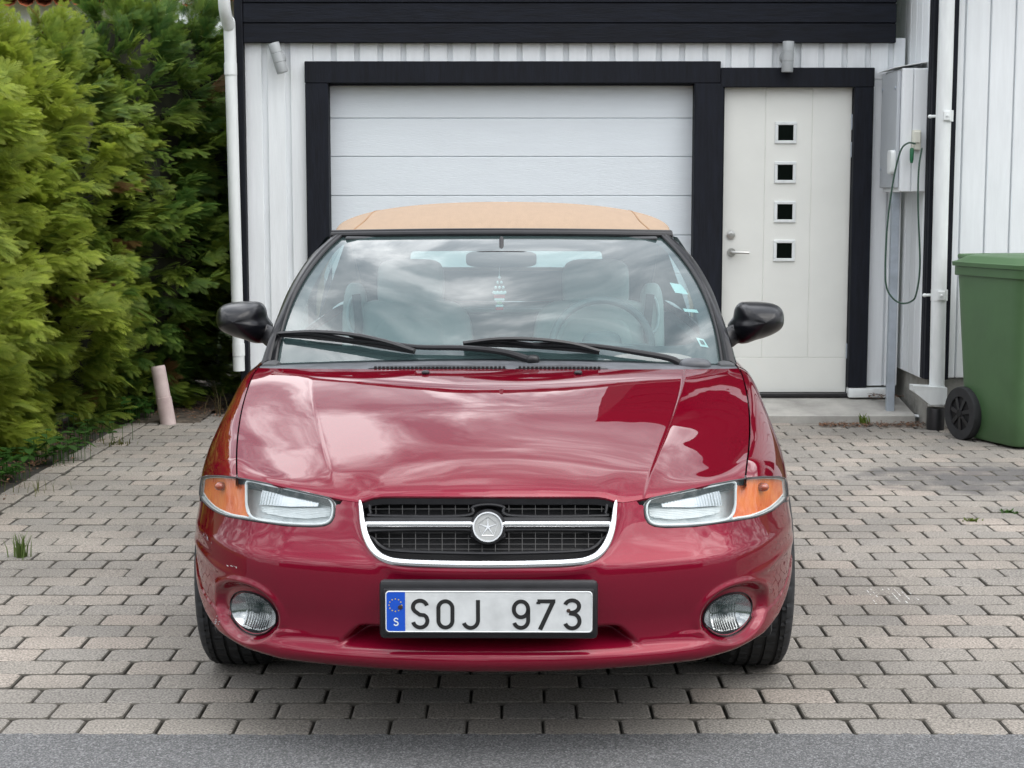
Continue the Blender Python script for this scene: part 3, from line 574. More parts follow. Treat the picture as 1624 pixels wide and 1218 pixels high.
tuft('sparse yellowish grass in the bed edge before the hedge', ground(190, 705), 30, .06, .06, (.12, .13, .03), .003, .8)
tuft('thin grass at the border stones by the left edge', ground(55, 778), 26, .08, .09, (.13, .14, .05), .002, .6)

# ================================================================== HEDGE OF THUJAS
def frond_template():
    V = []; F = []; tip = []
    def strip(a, b, w0, w1, za, zb, t0, t1):
        d = np.subtract(b, a); l = np.hypot(*d); nx_, ny_ = -d[1] / l, d[0] / l; k = len(V)
        V.extend([(a[0] + nx_ * w0, a[1] + ny_ * w0, za), (a[0] - nx_ * w0, a[1] - ny_ * w0, za), (b[0] - nx_ * w1, b[1] - ny_ * w1, zb), (b[0] + nx_ * w1, b[1] + ny_ * w1, zb)]); F.append((k, k + 1, k + 2, k + 3)); tip.extend([t0, t0, t1, t1])
    zc = lambda x, y: -.22 * x * x - .25 * y * y
    strip((0, 0), (.55, 0), .012, .010, 0, zc(.55, 0), .0, .4); strip((.55, 0), (1, 0), .012, .006, zc(.55, 0), zc(1, 0), .4, 1)
    for i in range(9):
        x = .10 + .098 * i; ln = .50 * math.sin(math.pi * (.22 + .78 * (1 - x)) ** .8) ** .7 * (1.0 if i < 7 else .8)
        for sgn in (-1, 1):
            an = R(46 + 6 * (i % 2)); dx_, dy_ = math.cos(an), math.sin(an) * sgn; b = (x + dx_ * ln, dy_ * ln)
            strip((x, 0), b, .0145, .007, zc(x, 0), zc(*b), .3 * x + .1, .5 + .4 * x)
            for f, l2 in ((.3, .30), (.55, .26), (.78, .2)):
                p = (x + dx_ * ln * f, dy_ * ln * f)
                for a2 in ((an - R(36), an + R(30)) if f < .7 else (an - R(34),)):
                    e_ = (p[0] + math.cos(a2) * ln * l2 * 1.3, p[1] + math.sin(a2) * sgn * ln * l2 * 1.3); strip(p, e_, .0125, .005, zc(*p), zc(*e_) - .02, .35 + .3 * x, .8 + .2 * x)
    return np.array(V), np.array(F), np.array(tip)
FT = frond_template()
def rot_from(fwd, upv):
    f = fwd / np.linalg.norm(fwd, axis=1)[:, None]; s_ = np.cross(upv, f); s_ /= np.linalg.norm(s_, axis=1)[:, None] + 1e-9; u_ = np.cross(f, s_); return np.stack([f, s_, u_], axis=2)
def thuja(label, x, y, r, h, n, yellow, lean=(0, 0)):
    n = int(n * 2.1); t = thing('thuja_tree', label, 'tree', (x, y, 0), 0, 'thuja trees of the hedge')
    MB().sweep(spl([(0, 0, -.05), (.02, .01, h * .4), (0, -.02, h * .9)], 16), np.linspace(.06, .012, 17), 10).build('trunk', mt['bark'], t)
    # radius profile with clumps
    ph = rng.uniform(0, 6.28, 6)
    def rad(zz, a):
        q = zz / h; base = r * np.clip(1.15 - .35 * q - .9 * np.clip(q - .78, 0, 1) ** 1.0 * 2.2, .05, 2) * (0.56 + .44 * sm(.08, .36, q))
        lump = 1 + .11 * np.sin(3 * a + 5.1 * zz + ph[0]) + .09 * np.sin(5 * a - 7.3 * zz + ph[1]) + .07 * np.sin(9 * a + 11 * zz + ph[2])
        return base * lump
    m = 26; V = []; k_ = 18
    for i in range(m):
        zz = .12 + (h * .93 - .12) * i / (m - 1)
        for j in range(k_):
            a = 2 * math.pi * j / k_; rr = float(rad(zz, a)) * .58; V.append((rr * math.cos(a), rr * math.sin(a) * 1.2, zz))
    F = [(i * k_ + j, i * k_ + (j + 1) % k_, (i + 1) * k_ + (j + 1) % k_, (i + 1) * k_ + j) for i in range(m - 1) for j in range(k_)] + [tuple(range((m - 1) * k_, m * k_))]
    MB().add(V, F).build('inner_twigs', mt['core'], t)
    nb_ = n // 11; zb_ = h * (.02 + .98 * rng.random(nb_) ** .95); ab = rng.uniform(-2.6, 1.0, nb_)      # boughs, each a flat layered spray of fronds
    qb = zb_ / h; ob = np.c_[np.cos(ab), np.sin(ab), np.zeros(nb_)]; tb = np.c_[-np.sin(ab), np.cos(ab), np.zeros(nb_)]
    fb = ob + tb * rng.normal(0, .38, (nb_, 1)) + np.c_[np.zeros((nb_, 2)), rng.normal(.24, .25, nb_) + .35 * qb + .9 * sm(.74, 1, qb)]; fb /= np.linalg.norm(fb, axis=1)[:, None]
    ub = np.c_[rng.normal(0, .3, (nb_, 2)), np.ones(nb_)] + ob * rng.uniform(0, .9, (nb_, 1)) + tb * rng.normal(0, .35, (nb_, 1)); sb_ = np.cross(ub, fb); sb_ /= np.linalg.norm(sb_, axis=1)[:, None]
    lb = rng.uniform(.17, .33, nb_); rb_ = rad(zb_, ab) * (1.06 - .24 * rng.random(nb_) ** 1.6)
    Pb = np.c_[rb_ * np.cos(ab), rb_ * np.sin(ab), zb_] - fb * lb[:, None]
    ib = np.repeat(np.arange(nb_), 17); n = len(ib); tt_ = rng.uniform(.15, .95, n); sd = np.where(np.arange(n) % 2 == 0, 1.0, -1.0) * rng.uniform(.15, 1.0, n) * (np.arange(n) % 17 != 0)
    P = Pb[ib] + fb[ib] * (lb[ib] * tt_)[:, None] + rng.normal(0, .012, (n, 3)); P[:, 2] -= .10 * tt_ ** 2 * lb[ib]
    fwd = fb[ib] + sb_[ib] * sd[:, None] + rng.normal(0, .12, (n, 3)) - np.c_[np.zeros((n, 2)), .22 * tt_]; up = np.cross(fb[ib], sb_[ib]) + rng.normal(0, .22, (n, 3))
    P[:, 1] *= 1.22; a = ab[ib]; zz = zb_[ib]; q = qb[ib]
    Rm = rot_from(fwd, up); sc_ = rng.uniform(.06, .118, n) * (1.15 - .5 * np.abs(sd)) * (1 - .2 * q) * 1.15
    TV = FT[0][None] * np.ones((n, 1, 1)); TV[..., 2] *= rng.uniform(.2, 1.6, (n, 1))
    VV = np.einsum('nij,nkj->nki', Rm, TV) * sc_[:, None, None] + P[:, None]
    kv = FT[0].shape[0]; FF = (FT[1][None] + (np.arange(n) * kv)[:, None, None]).reshape(-1, 4)
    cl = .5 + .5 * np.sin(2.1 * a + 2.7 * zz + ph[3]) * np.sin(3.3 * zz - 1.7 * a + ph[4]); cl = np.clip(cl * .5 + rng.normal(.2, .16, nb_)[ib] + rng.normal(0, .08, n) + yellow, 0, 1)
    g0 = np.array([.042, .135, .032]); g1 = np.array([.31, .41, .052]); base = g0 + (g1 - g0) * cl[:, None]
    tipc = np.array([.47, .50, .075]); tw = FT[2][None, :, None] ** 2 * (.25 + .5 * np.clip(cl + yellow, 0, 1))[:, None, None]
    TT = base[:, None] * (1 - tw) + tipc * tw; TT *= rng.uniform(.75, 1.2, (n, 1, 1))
    br = (rng.random(nb_) < .009)[ib]; TT[br] = np.array([.15, .085, .03])
    leafy('crown', (VV.reshape(-1, 3), FF, TT.reshape(-1, 3)), mt['leaf'], t); return t
thuja('nearest yellow green thuja at the left edge of the drive', -3.28, 7.60, .70, 2.55, 3000, .36)
thuja('tall bright green thuja second from the left edge', -3.30, 8.50, .78, 2.62, 3400, .26)
thuja('broad mid green thuja left of the leaning pink pipe', -3.20, 9.40, .76, 2.56, 3400, .26)
thuja('dark green thuja before the garage corner', -3.02, 10.30, .74, 2.58, 3000, .06)
thuja('shaded thuja beside the left downpipe', -2.66, 11.25, .72, 2.78, 3400, -.22)  # leaf tint darkened to paint in the deep shade of the gap
thuja('deeply shaded thuja beside the garage side wall', -2.48, 12.15, .80, 2.86, 3200, -.26)  # shade beside the garage painted into the darker foliage colour
def herb(label, p, n, spread, col, big=.035):
    V = []; F = []; T = []
    for _ in range(n):
        x, y = random.gauss(0, spread), random.gauss(0, spread); hh = random.uniform(.03, .16); a = random.uniform(0, 6.28); r = big * random.uniform(.6, 1.3); t = random.uniform(-.2, .6); c_ = np.array(col) * random.uniform(.7, 1.35); k = len(V)
        for px, py in ((-1, 0), (-.35, -.75), (.45, -.6), (1.1, 0), (.45, .6), (-.35, .75)):
            V.append((x + r * (px * math.cos(a) - py * math.sin(a)), y + r * (px * math.sin(a) + py * math.cos(a)), hh - t * r * px + abs(py) * r * .25)); T.append(c_)
        F += [(k, k + 1, k + 2, k + 3), (k, k + 3, k + 4, k + 5)]
        V += [(x - .0015, y, 0), (x + .0015, y, 0), (x + .0015, y, hh), (x - .0015, y, hh)]; T += [c_] * 4; F.append((k + 6, k + 7, k + 8, k + 9))
    o = leafy('broadleaf_weed', (np.array(V), np.array(F), np.array(T)), mt['leaf']); o.location = (p.x, p.y, 0); tag(o, label, 'weed', 'broadleaf weeds under the hedge'); return o
herb('broad leaved weed clump lowest at the left edge', Vector((-2.62, 8.35, 0)), 60, .08, (.06, .15, .03))
herb('broad leaved weeds under the second thuja', Vector((-2.52, 8.95, 0)), 60, .09, (.06, .14, .03))
herb('green weeds just left of the leaning pipe', ground(225, 672) + Vector((-.12, .1, 0)), 60, .09, (.05, .14, .025))
herb('low weeds along the bed edge under the third thuja', ground(135, 705), 50, .10, (.05, .12, .025), .028)

# ================================================================== RED ROOFED HOUSE BEYOND THE HEDGE
nb = thing('red_roof_house', 'distant house with red tiled roof and white dormer beyond the hedge', 'house', (-7.5, 24, 0))
MB().box(-6, 4.6, 0, 7, 0, 4.3, .01).build('wall', mt['wood_w'], nb)
rt = MB(); zl, zr = 4.15, 6.6
for i in range(14):
    for j in range(46):
        y0 = -.5 + 4 * i / 14; z0 = zl + (zr - zl) * i / 14; x = -6.4 + j * .25
        rt.sweep([(x + .12, y0 - .03, z0 + .02), (x + .12, y0 + .29, z0 + .165)], .125, 8, 1.0, cap=False)
rt.add([(-6.4, -.5, zl), (5.1, -.5, zl), (5.1, 3.5, zr), (-6.4, 3.5, zr), (5.1, 7.5, zl), (-6.4, 7.5, zl)], [(0, 1, 2, 3), (3, 2, 4, 5)])
rt.build('roof', mt['tile'], nb)
p = at(310, 20, 23.6) - Vector((-7.5, 24, 0)); dmr = MB().poly([(p.x - .36, p.y, p.z - .45), (p.x + .36, p.y, p.z - .45), (p.x + .36, p.y, p.z - .02), (p.x, p.y, p.z + .24), (p.x - .36, p.y, p.z - .02)], 2.2)
dob = dmr.build('dormer', mt['wood_w'], nb, False)
bb = MB()
for sg in (-1, 1): bb.sweep([(p.x + sg * .46, p.y - .06, p.z - .07), (p.x, p.y - .06, p.z + .28)], .05, 4)
bb.build('bargeboard', mt['pvc'], nb).parent = dob
fh = MB(); hr_ = [[(x, -11.5 + .5 * math.sin(x * 1.7) + random.uniform(-.25, .25) + .9 * t, max(-.05, 3.4 * math.sin(math.pi * min(t, .5)) * (1 + .12 * math.sin(x * .9)) + random.uniform(-.15, .15))) for x in np.linspace(-26, 26, 140)] for t in np.linspace(0, 1, 12)]
fo_ = fh.grid(hr_).build('far_hedge_foliage', mat('far_foliage', (.05, .085, .022), .9, var=.5, scale=3, bump=1, bscale=8)); fo_['kind'] = 'stuff'
# ================================================================== THE CAR (car coordinates: u to the right, v from nose to tail, z up)
carr = thing('parked_car', 'dark red convertible with tan fabric roof parked facing the road', 'car', (X0, Y0, 0), -YAW)
PLAN = spl([(0, .028), (.12, .031), (.25, .045), (.38, .073), (.50, .112), (.58, .148), (.66, .212), (.745, .325), (.815, .47), (.862, .62), (.884, .80), (.888, 1.0), (.889, 1.3), (.889, 1.6)], 1300)
_seg = np.hypot(*np.diff(PLAN, axis=0).T); PS = np.r_[0, np.cumsum(_seg)]
_t = np.gradient(PLAN, axis=0); _t /= np.hypot(_t[:, 0], _t[:, 1])[:, None]
def s_of_v(v): return float(np.interp(v, PLAN[:, 1], PS))
def s_of_u(u): return float(np.interp(u, PLAN[:, 0], PS))
INSET = spl([(.20, .075), (.238, .045), (.252, .014), (.266, .000), (.280, -.004), (.294, .0), (.308, .012), (.33, .018), (.37, .018), (.42, .012), (.47, .010), (.505, .012), (.525, .018), (.543, .032), (.575, .052), (.62, .073), (.66, .089), (.70, .107), (.74, .13), (.80, .17)], 400)
ZB = [(0, .243), (.55, .246), (.66, .256), (.746, .271), (.80, .297), (.83, .325), (.862, .372), (.88, .415), (.889, .44)]
FOGC, FOGR = (.618, .381), (.0725, .0545)
def Mf(s, z, out=0.0, feat=True):
    s = np.asarray(s, float); z = np.asarray(z, float); a = np.abs(s); sg = np.where(s < 0, -1.0, 1.0)
    cu = np.interp(a, PS, PLAN[:, 0]); cv = np.interp(a, PS, PLAN[:, 1]); tu = np.interp(a, PS, _t[:, 0]); tv = np.interp(a, PS, _t[:, 1]); nu, nv = tv, -tu
    kf = 1 - .72 * sm(.55, .97, nu)
    zb = tab(cu, ZB); zz = z - np.clip(zb - .243, 0, 1) * np.clip(1 - (z - zb) / .08, 0, 1)
    lipk = 1 - .8 * sm(.45, .68, cu)
    ins = np.interp(zz, INSET[:, 0], INSET[:, 1]); ins = np.where(zz < .33, ins * lipk + (1 - lipk) * np.where(zz < .262, ins, .004), ins) * kf
    if feat:
        # lower intake: a ledge rising back to a dark slot behind the plate
        lat = 1 - sm(-.014, .014, cu - (.394 - 1.05 * (z - .30))); ins = ins + lat * (.07 * sm(.302, .345, z) * (1 - sm(.352, .366, z)))
        # fog lamp socket, flat rim and brow
        r = np.hypot((cu - FOGC[0]) / FOGR[0], (z - FOGC[1]) / FOGR[1]); r2 = np.hypot((cu - FOGC[0] - .005) / (FOGR[0] * 1.28), (z - FOGC[1] - .004) / (FOGR[1] * 1.32))
        ins = ins + .020 * (1 - sm(.90, 1.12, r2)) + .006 * (1 - sm(.85, 1.02, r)) - .006 * np.exp(-((r2 - 1.18) / .10) ** 2) * sm(-.02, .03, z - FOGC[1] + .3 * (FOGC[0] - cu))
        # brow line running from the fog socket out to the wheel arch
        ins = ins - .004 * np.exp(-((z - (.452 + .02 * sm(.7, .86, cu))) / .014) ** 2) * sm(.63, .74, cu)
        # raised lip round the grille
        ins = ins - .006 * np.exp(-((np.maximum(np.hypot(np.maximum(cu - .20, 0) / .150, np.minimum(z - .70, 0) / .185), 0) - 1.0) / .10) ** 2) * (z < .70)
    u = cu - nu * (ins - out); v = cv - nv * (ins - out)
    return np.stack([u * sg, v, z], axis=-1)
mir = lambda P: [(x, y) for x, y in P]                     # outlines are traced on the left lamp side; the right mirrors them
HLP = [(314, 770), (317, 760), (327, 755.5), (352, 755.5), (385, 759.5), (424, 767), (460, 775.5), (497, 784), (520, 789.5), (528, 796), (530.5, 805), (529, 819), (524, 828), (515, 832.5), (497, 834.5), (453, 832.7), (403, 825.5), (361, 818), (337, 807.5), (322.5, 794), (316, 782)]
GRP = [(572.5, 789), (573.5, 800), (575.5, 826), (580, 848), (588, 866), (599, 879), (612, 887), (630, 892), (680, 895.5), (774, 897.5), (868, 895.5), (918, 892), (936, 887), (949, 879), (960, 866), (968, 848), (972.5, 826), (974.5, 800), (975.5, 789), (950, 779), (774, 776), (598, 779)]
EDGE = [(774, 787.5), (700, 787.3), (640, 787), (606, 787.2), (590, 789.5), (576, 794.5), (567, 796.3), (556, 795), (543, 792.5), (529, 789.5), (500, 783), (460, 774.5), (424, 766), (385, 758), (377, 756)]
def ppx(P): P = np.asarray(P); return proj(-np.abs(P[..., 0]), P[..., 1], P[..., 2])   # pixel of the left twin
def fn_front(s, z): return Mf(s, z)
E3 = []; g = np.array([0.0, .69])
for px, py in EDGE:
    g = solve(lambda s, z: Mf(-abs(s), z, feat=False), px, py, (abs(g[0]), g[1])); g[0] = abs(g[0]); E3.append(Mf(-g[0], g[1], feat=False))
E3 = np.array(E3); E3[0, 0] = 0
_g = solve(lambda s, z: Mf(-s, z, feat=False), 392.5, 974, (s_of_u(.64), .38)); FOGC = (float(np.interp(_g[0], PS, PLAN[:, 0])), float(_g[1]))
# ---- bumper cover
sE = s_of_v(.69); ns, nz = 171, 112
ss = np.r_[-np.linspace(sE, 0, ns)[:-1], np.linspace(0, sE, ns)]; tt = np.linspace(0, 1, nz) ** 1.0
cuS = np.interp(np.abs(ss), PS, PLAN[:, 0]); zbS = tab(cuS, ZB)
Z = zbS[None] + (.735 - zbS)[None] * tt[:, None]; SS = np.repeat(ss[None], nz, 0)
V = Mf(SS, Z).reshape(-1, 3); F = gridF(nz, len(ss)); cuF = np.repeat(cuS[None], nz, 0).ravel()
px, py = ppx(V)
ex = np.array([e_[0] for e_ in EDGE])[::-1]; ey = np.array([e_[1] for e_ in EDGE])[::-1]
zsep = np.interp(cuF, [.42, .63, .79, .835, .86], [.660, .632, .622, .600, .585])
phi = np.where(cuF < .415, (py - (np.interp(px, ex, ey) + .8)) * .0016, zsep - V[:, 2])
for P_, g_ in ((HLP, 2.2), (GRP, 0.0)): phi = np.minimum(phi, np.where(V[:, 1] < .63, (sdf(px, py, P_) - g_) * .0016, 1.0))
arch = np.hypot(V[:, 1] - 1.02, V[:, 2] - .315) - .372
phi = np.minimum(phi, np.where(np.abs(V[:, 0]) > .7, arch, 1))
phi = np.minimum(phi, np.hypot((cuF - FOGC[0]) / FOGR[0], (V[:, 2] - FOGC[1]) / FOGR[1]) * .06 - .057)
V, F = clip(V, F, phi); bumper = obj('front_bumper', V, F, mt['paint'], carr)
def scuff(px_, py_, w_x, w_y, ang, n_, m, nm):
    mb = MB()
    for _ in range(n_):
        x = px_ + random.gauss(0, w_x); y = py_ + random.gauss(0, w_y) + (x - px_) * math.tan(R(ang)); r_ = random.uniform(.5, 2.2); g_ = solve(lambda s, z: Mf(-s, z), x, y, (s_of_u(.8), .45)); ds = r_ / 620
        P_ = [(ds * 1.4, ds * .2), (ds * .4, ds * .5), (-ds, ds * .25), (-ds * 1.3, -ds * .2), (0, -ds * .45)]
        mb.add([Mf(-(g_[0] + a_), g_[1] + b_ - a_ * math.tan(R(ang)) * -1, .0008) for a_, b_ in P_], [tuple(range(5))])
    mb.build(nm, m, carr, False).parent = bumper
scuff(328, 852, 5, 2.5, 38, 26, mt['grey'], 'paint_scuff'); scuff(343, 985, 3, 4, -20, 16, mt['grey'], 'paint_scuff'); scuff(372, 898, 9, 1.0, 5, 8, mt['pale'], 'paint_scratch')
# lower lip return so the bumper has thickness
lipr = MB().grid(np.stack([Mf(ss, zbS), Mf(ss, zbS + .004, -.02), Mf(ss, zbS + .05, -.05)])); lipr.build('bumper_return', mt['black'], carr).parent = bumper
# ---- hood
na, nt_ = 121, 72
u_end = abs(E3[-1, 0]); eu = np.abs(E3[:, 0]); av = np.linspace(-1, 1, na)
def aU(a): a = np.abs(a); return np.where(a < .6, a / .6 * .401, .401 + (a - .6) / .4 * (u_end - .401))
order = np.argsort(eu); Ev = lambda u: np.interp(u, eu[order], E3[order, 1]); Ez = lambda u: np.interp(u, eu[order], E3[order, 2])
_w = np.linspace(0, u_end, 60); _cz = np.polyfit(_w ** 2, Ez(_w), 2); _cv = np.polyfit(_w ** 2, Ev(_w), 2)      # the edge's small dips fade out behind the lip
def hood(a, t):
    a = np.asarray(a, float); t = np.asarray(t, float); A = np.abs(a); sg = np.where(a < 0, -1., 1.)
    u0 = aU(A); fd = 1 - sm(0, .11, t); vs_ = np.polyval(_cv, u0 ** 2); zs_ = np.polyval(_cz, u0 ** 2); v0 = vs_ + (Ev(u0) - vs_) * fd; z0 = zs_ + (Ez(u0) - zs_) * fd
    u1 = np.where(A < .6, A / .6 * .613, .613 + (A - .6) / .4 * .186); v1 = 1.225 + .185 * (u1 / .8) ** 2.4; z1 = .902 - .010 * (u1 / .613) ** 2 * (u1 < .613) - np.where(u1 >= .613, .010 + (u1 - .613) * .035, 0)
    q = 1 - (1 - t) ** (1 + .7 * A ** 2)
    gc = np.interp(t, HC[:, 0], HC[:, 1]); ge = np.interp(t, HE[:, 0], HE[:, 1]); k = np.clip((A - .08) / .92, 0, 1) ** 1.5; gg = gc * (1 - k) + ge * k
    z = z0 + (z1 - z0) * gg
    D = np.sin(math.pi * np.clip(t, 0, 1) ** .62)
    z = z + np.where(A < .6, .010 * D * (1 - (A / .6) ** 2) - .0, 0) - np.where(A > .6, .003 * D * np.sin(math.pi * np.clip((A - .6) / .4, 0, 1)) , 0) + .006 * D * np.exp(-np.abs(A - .6) / .06)
    return np.stack([(u0 + (u1 - u0) * q) * sg, v0 + (v1 - v0) * t, z], axis=-1)
HC = spl([(0, 0), (.012, .055), (.035, .115), (.08, .20), (.16, .31), (.3, .47), (.5, .665), (.7, .82), (.87, .935), (1, 1)], 300)
HE = spl([(0, 0), (.012, .03), (.04, .075), (.1, .135), (.25, .265), (.4, .40), (.7, .715), (.9, .925), (1, 1)], 300)
tv = np.linspace(0, 1, nt_) ** 1.6
av = np.sort(np.unique(np.r_[np.linspace(-1, 1, na), -.6, .6, -.61, .61, -.59, .59])); na = len(av)
HG = hood(np.repeat(av[None], nt_, 0), np.repeat(tv[:, None], na, 1))
fl = HG[0] + np.array([0, .006, -.022]); HFL = np.stack([fl + np.array([0, .03, -.012]), fl, HG[0] + np.array([0, .003, -.006])]); sdn = lambda c, k: np.stack([HG[9:, c] + np.array([k * -.0015, 0, -.004]), HG[9:, c] + np.array([k * -.004, 0, -.03])], 1)
hm = MB().grid(HG); hm.grid(np.stack([HG[0] + np.array([0, .003, -.006]), HG[0] + np.array([0, .0006, -.004]), HG[0]])); hm.grid(np.stack([HG[-1], HG[-1] + np.array([0, .006, -.004]), HG[-1] + np.array([0, .012, -.02])])); hm.grid(sdn(-1, 1)); hm.grid(sdn(0, -1)[:, ::-1])
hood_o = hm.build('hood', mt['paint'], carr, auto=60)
MB().grid(HFL).build('shadow_lip', mt['black'], carr).parent = hood_o  # hood's front return, coloured black to draw the shadow gap above the grille
for px_, py_ in ((660, 599), (905, 600)):
    uq = (px_ - 774) / 2620 * 5.3; pz = hood(abs(uq) / .613 * .6 * math.copysign(1, uq), .93); nz_ = MB().rbox((pz[0], pz[1], pz[2] + .004), (.013, .016, .007), .8, 10); nz_.build('washer_nozzle', mt['black'], carr).parent = hood_o
# ---- fenders and body sides
HS_v = np.array([.33, .40, .8, 1.1, 1.4, 1.46]); 
def rail_top(v):
    t = np.clip((v - HG[0, -1, 1]) / (HG[-1, -1, 1] - HG[0, -1, 1]), -.12, 1.05); p = hood(1.0, np.clip(t, 0, 1)); return np.array([p[0] + .0045 + min(t, 0) * .12, v if v > HG[0, -1, 1] else HG[0, -1, 1] + (v - HG[0, -1, 1]), p[2] + (-.0005) + min(t, 0) * .02])
nf = 96; tz = np.r_[np.linspace(0, 1, 34)]
def fender_row(k):
    vt = HG[0, -1, 1] - .10 + (1.466 - HG[0, -1, 1] + .10) * k; H_ = rail_top(vt)
    vl = .44 + (1.466 - .44) * k; sl_ = s_of_v(vl); cu = np.interp(sl_, PS, PLAN[:, 0]); nu = np.interp(sl_, PS, _t[:, 1]); kf = 1 - .72 * sm(.55, .97, nu)
    Lp = Mf(sl_, .57, feat=False); Lp[2] = .57
    top_drop = .86 - .36 * sm(.55, .0, k) * 1.0
    P1 = H_ + np.array([(Lp[0] - H_[0]) * .62, (Lp[1] - H_[1]) * .35, -.012]); P2 = Lp + np.array([.002, 0, (H_[2] - .57) * top_drop])
    t = tz[:, None]; B = (1 - t) ** 3 * H_ + 3 * (1 - t) ** 2 * t * P1 + 3 * (1 - t) * t * t * P2 + t ** 3 * Lp
    low = np.array([[Lp[0] + .0005, Lp[1], .52], [Lp[0] + .001, Lp[1], .46], [Lp[0], Lp[1], .40], [Lp[0] - .004, Lp[1], .34], [Lp[0] - .012, Lp[1], .28], [Lp[0] - .03, Lp[1], .22]])
    return np.vstack([B, low])
FG = np.array([fender_row(k) for k in np.linspace(0, 1, nf)])       # rows along v
Ff = gridF(nf, FG.shape[1])
flg = [FG[:, 0] + np.array([-.0005, 0, -.004]), FG[:, 0] + np.array([.001, 0, -.03])]
for sgn, nm in ((-1, 'l'), (1, 'r')):
    V = FG.reshape(-1, 3).copy(); px, py = ppx(V)
    ph = np.where(V[:, 1] < .63, (sdf(px, py, HLP) - 2.0) * .0018, 1.0)
    in_front = np.interp(px, [300, 312, 316, 320, 385], [790, 776, 764, 758, 762])
    ph = np.minimum(ph, np.where((V[:, 1] < .62) & (V[:, 2] > .57), (np.where(px < 318, 792, in_front + 4) - py) * .0018, 1))
    ph = np.minimum(ph, np.where(V[:, 1] < .70, np.maximum(V[:, 2] - .588, V[:, 1] - .695), 1))
    ph = np.minimum(ph, np.hypot(V[:, 1] - 1.02, V[:, 2] - .315) - .372)
    V2, F2 = clip(V, Ff, ph); V2 = np.array(V2); V2[:, 0] *= sgn
    fm = MB().add(V2, [f if sgn < 0 else f[::-1] for f in F2])
    fe = np.stack([FG[:, 0], *flg]); fe = fe[:, int(nf * .07):] * np.array([sgn, 1, 1]); fm.grid(fe, sgn > 0)
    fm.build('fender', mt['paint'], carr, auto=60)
# body side from the door back, quarter panels, tail
def belt(v): return tab(v, [(1.40, .884), (1.8, .895), (2.6, .915), (3.3, .93), (4.0, .945), (4.5, .925), (4.9, .88)])
def half_w(v): return tab(v, [(1.40, .889), (2.4, .890), (3.6, .888), (4.2, .872), (4.5, .835), (4.7, .77), (4.82, .66), (4.88, .5), (4.90, .0)])
def top_w(v): return tab(v, [(1.40, .804), (2.0, .812), (3.4, .80), (4.0, .765), (4.5, .68), (4.75, .56), (4.85, .42), (4.885, .0)])
def zlow(v): return tab(v, [(1.4, .21), (4.1, .215), (4.5, .26), (4.9, .32)])
vv = np.r_[np.linspace(1.474, 2.85, 46), 2.855, 2.86, 2.865, np.linspace(2.87, 4.2, 46), np.linspace(4.23, 4.88, 40)]; SG = []
for v in vv:
    zb2, w, tw = belt(v), half_w(v), max(top_w(v), 0); r = []
    for t in np.linspace(0, 1, 20):
        P0 = np.array([tw, zb2]); P1 = np.array([tw + (w - tw) * .72, zb2 - .012]); P2 = np.array([w + .002, .78]); P3 = np.array([w, .60]); r.append((1 - t) ** 3 * P0 + 3 * (1 - t) ** 2 * t * P1 + 3 * (1 - t) * t * t * P2 + t ** 3 * P3)
    for dz, dw in ((.50, .001), (.42, .0), (.36, -.006), (.30, -.012), (.25, -.03), (zlow(v), -.05)): r.append(np.array([max(w + dw, 0), dz]))
    SG.append([(a, v, b) for a, b in r])
SG = np.array(SG); Fs = gridF(*SG.shape[:2])
for sgn in (-1, 1):
    V = SG.reshape(-1, 3).copy(); ph = np.hypot(V[:, 1] - 3.712, V[:, 2] - .315) - .372
    for vd in (2.86,): ph = np.minimum(ph, np.where(V[:, 2] > .28, np.abs(V[:, 1] - vd) - .004, 1))
    V2, F2 = clip(V, Fs, ph); V2 = np.array(V2); V2[:, 0] *= sgn
    MB().add(V2, [f if sgn < 0 else f[::-1] for f in F2]).build('body_side', mt['paint'], carr, auto=60)
    hp = MB().box(sgn * .888 - .012, sgn * .888 + .018, 2.60, 2.76, .735, .762, .01); hp.build('door_handle', mt['paint'], carr)
    rs = MB().box(sgn * .888 - .01, sgn * .888 + .006, 1.52, 2.84, .47, .515, .006); rs.build('side_moulding', mt['paint'], carr)
# deck lid and rear end
dk = []
for v in np.r_[3.98, np.linspace(4.05, 4.86, 30)]:
    tw = max(top_w(v), .0); dk.append([(tw * a, v, belt(v) + .03 * (1 - a * a) * (1 if v < 4.7 else .5)) for a in np.linspace(-1, 1, 41)])
MB().grid(dk).build('boot_lid', mt['paint'], carr)
for sgn in (-1, 1):
    tl = MB(); 
    for v in (4.62, 4.70, 4.78): pass
    gr = [[(sgn * (half_w(v) + .004 - .02 * (t > .8)), v + .003, .66 + .16 * t) for v in np.linspace(4.5, 4.84, 14)] for t in np.linspace(0, 1, 8)]
    tl.grid(gr).build('tail_lamp', mat('tail_red%d' % sgn, (.35, .01, .015), .15, coat=1), carr)
# underside, wheel wells, engine bay darkness
ub_ = MB().box(-.80, .80, .55, 4.6, .20, .30, .02); ub_.box(-.60, .60, .30, .62, .262, .60, .02); ub_.box(-.56, .56, .62, 1.45, .30, .66, .02)
ub_.build('underbody', mt['void'], carr)
for v in (1.02, 3.712):
    for sgn in (-1, 1):
        wl = MB().grid([[(sgn * u_, v + r_ * math.cos(q), .315 + r_ * math.sin(q)) for q in np.linspace(-.1, math.pi + .1, 40)] for u_, r_ in ((.84, .376), (.835, .395), (.62, .395), (.60, .05))])
        wl.build('wheel_well', mt['void'], carr)
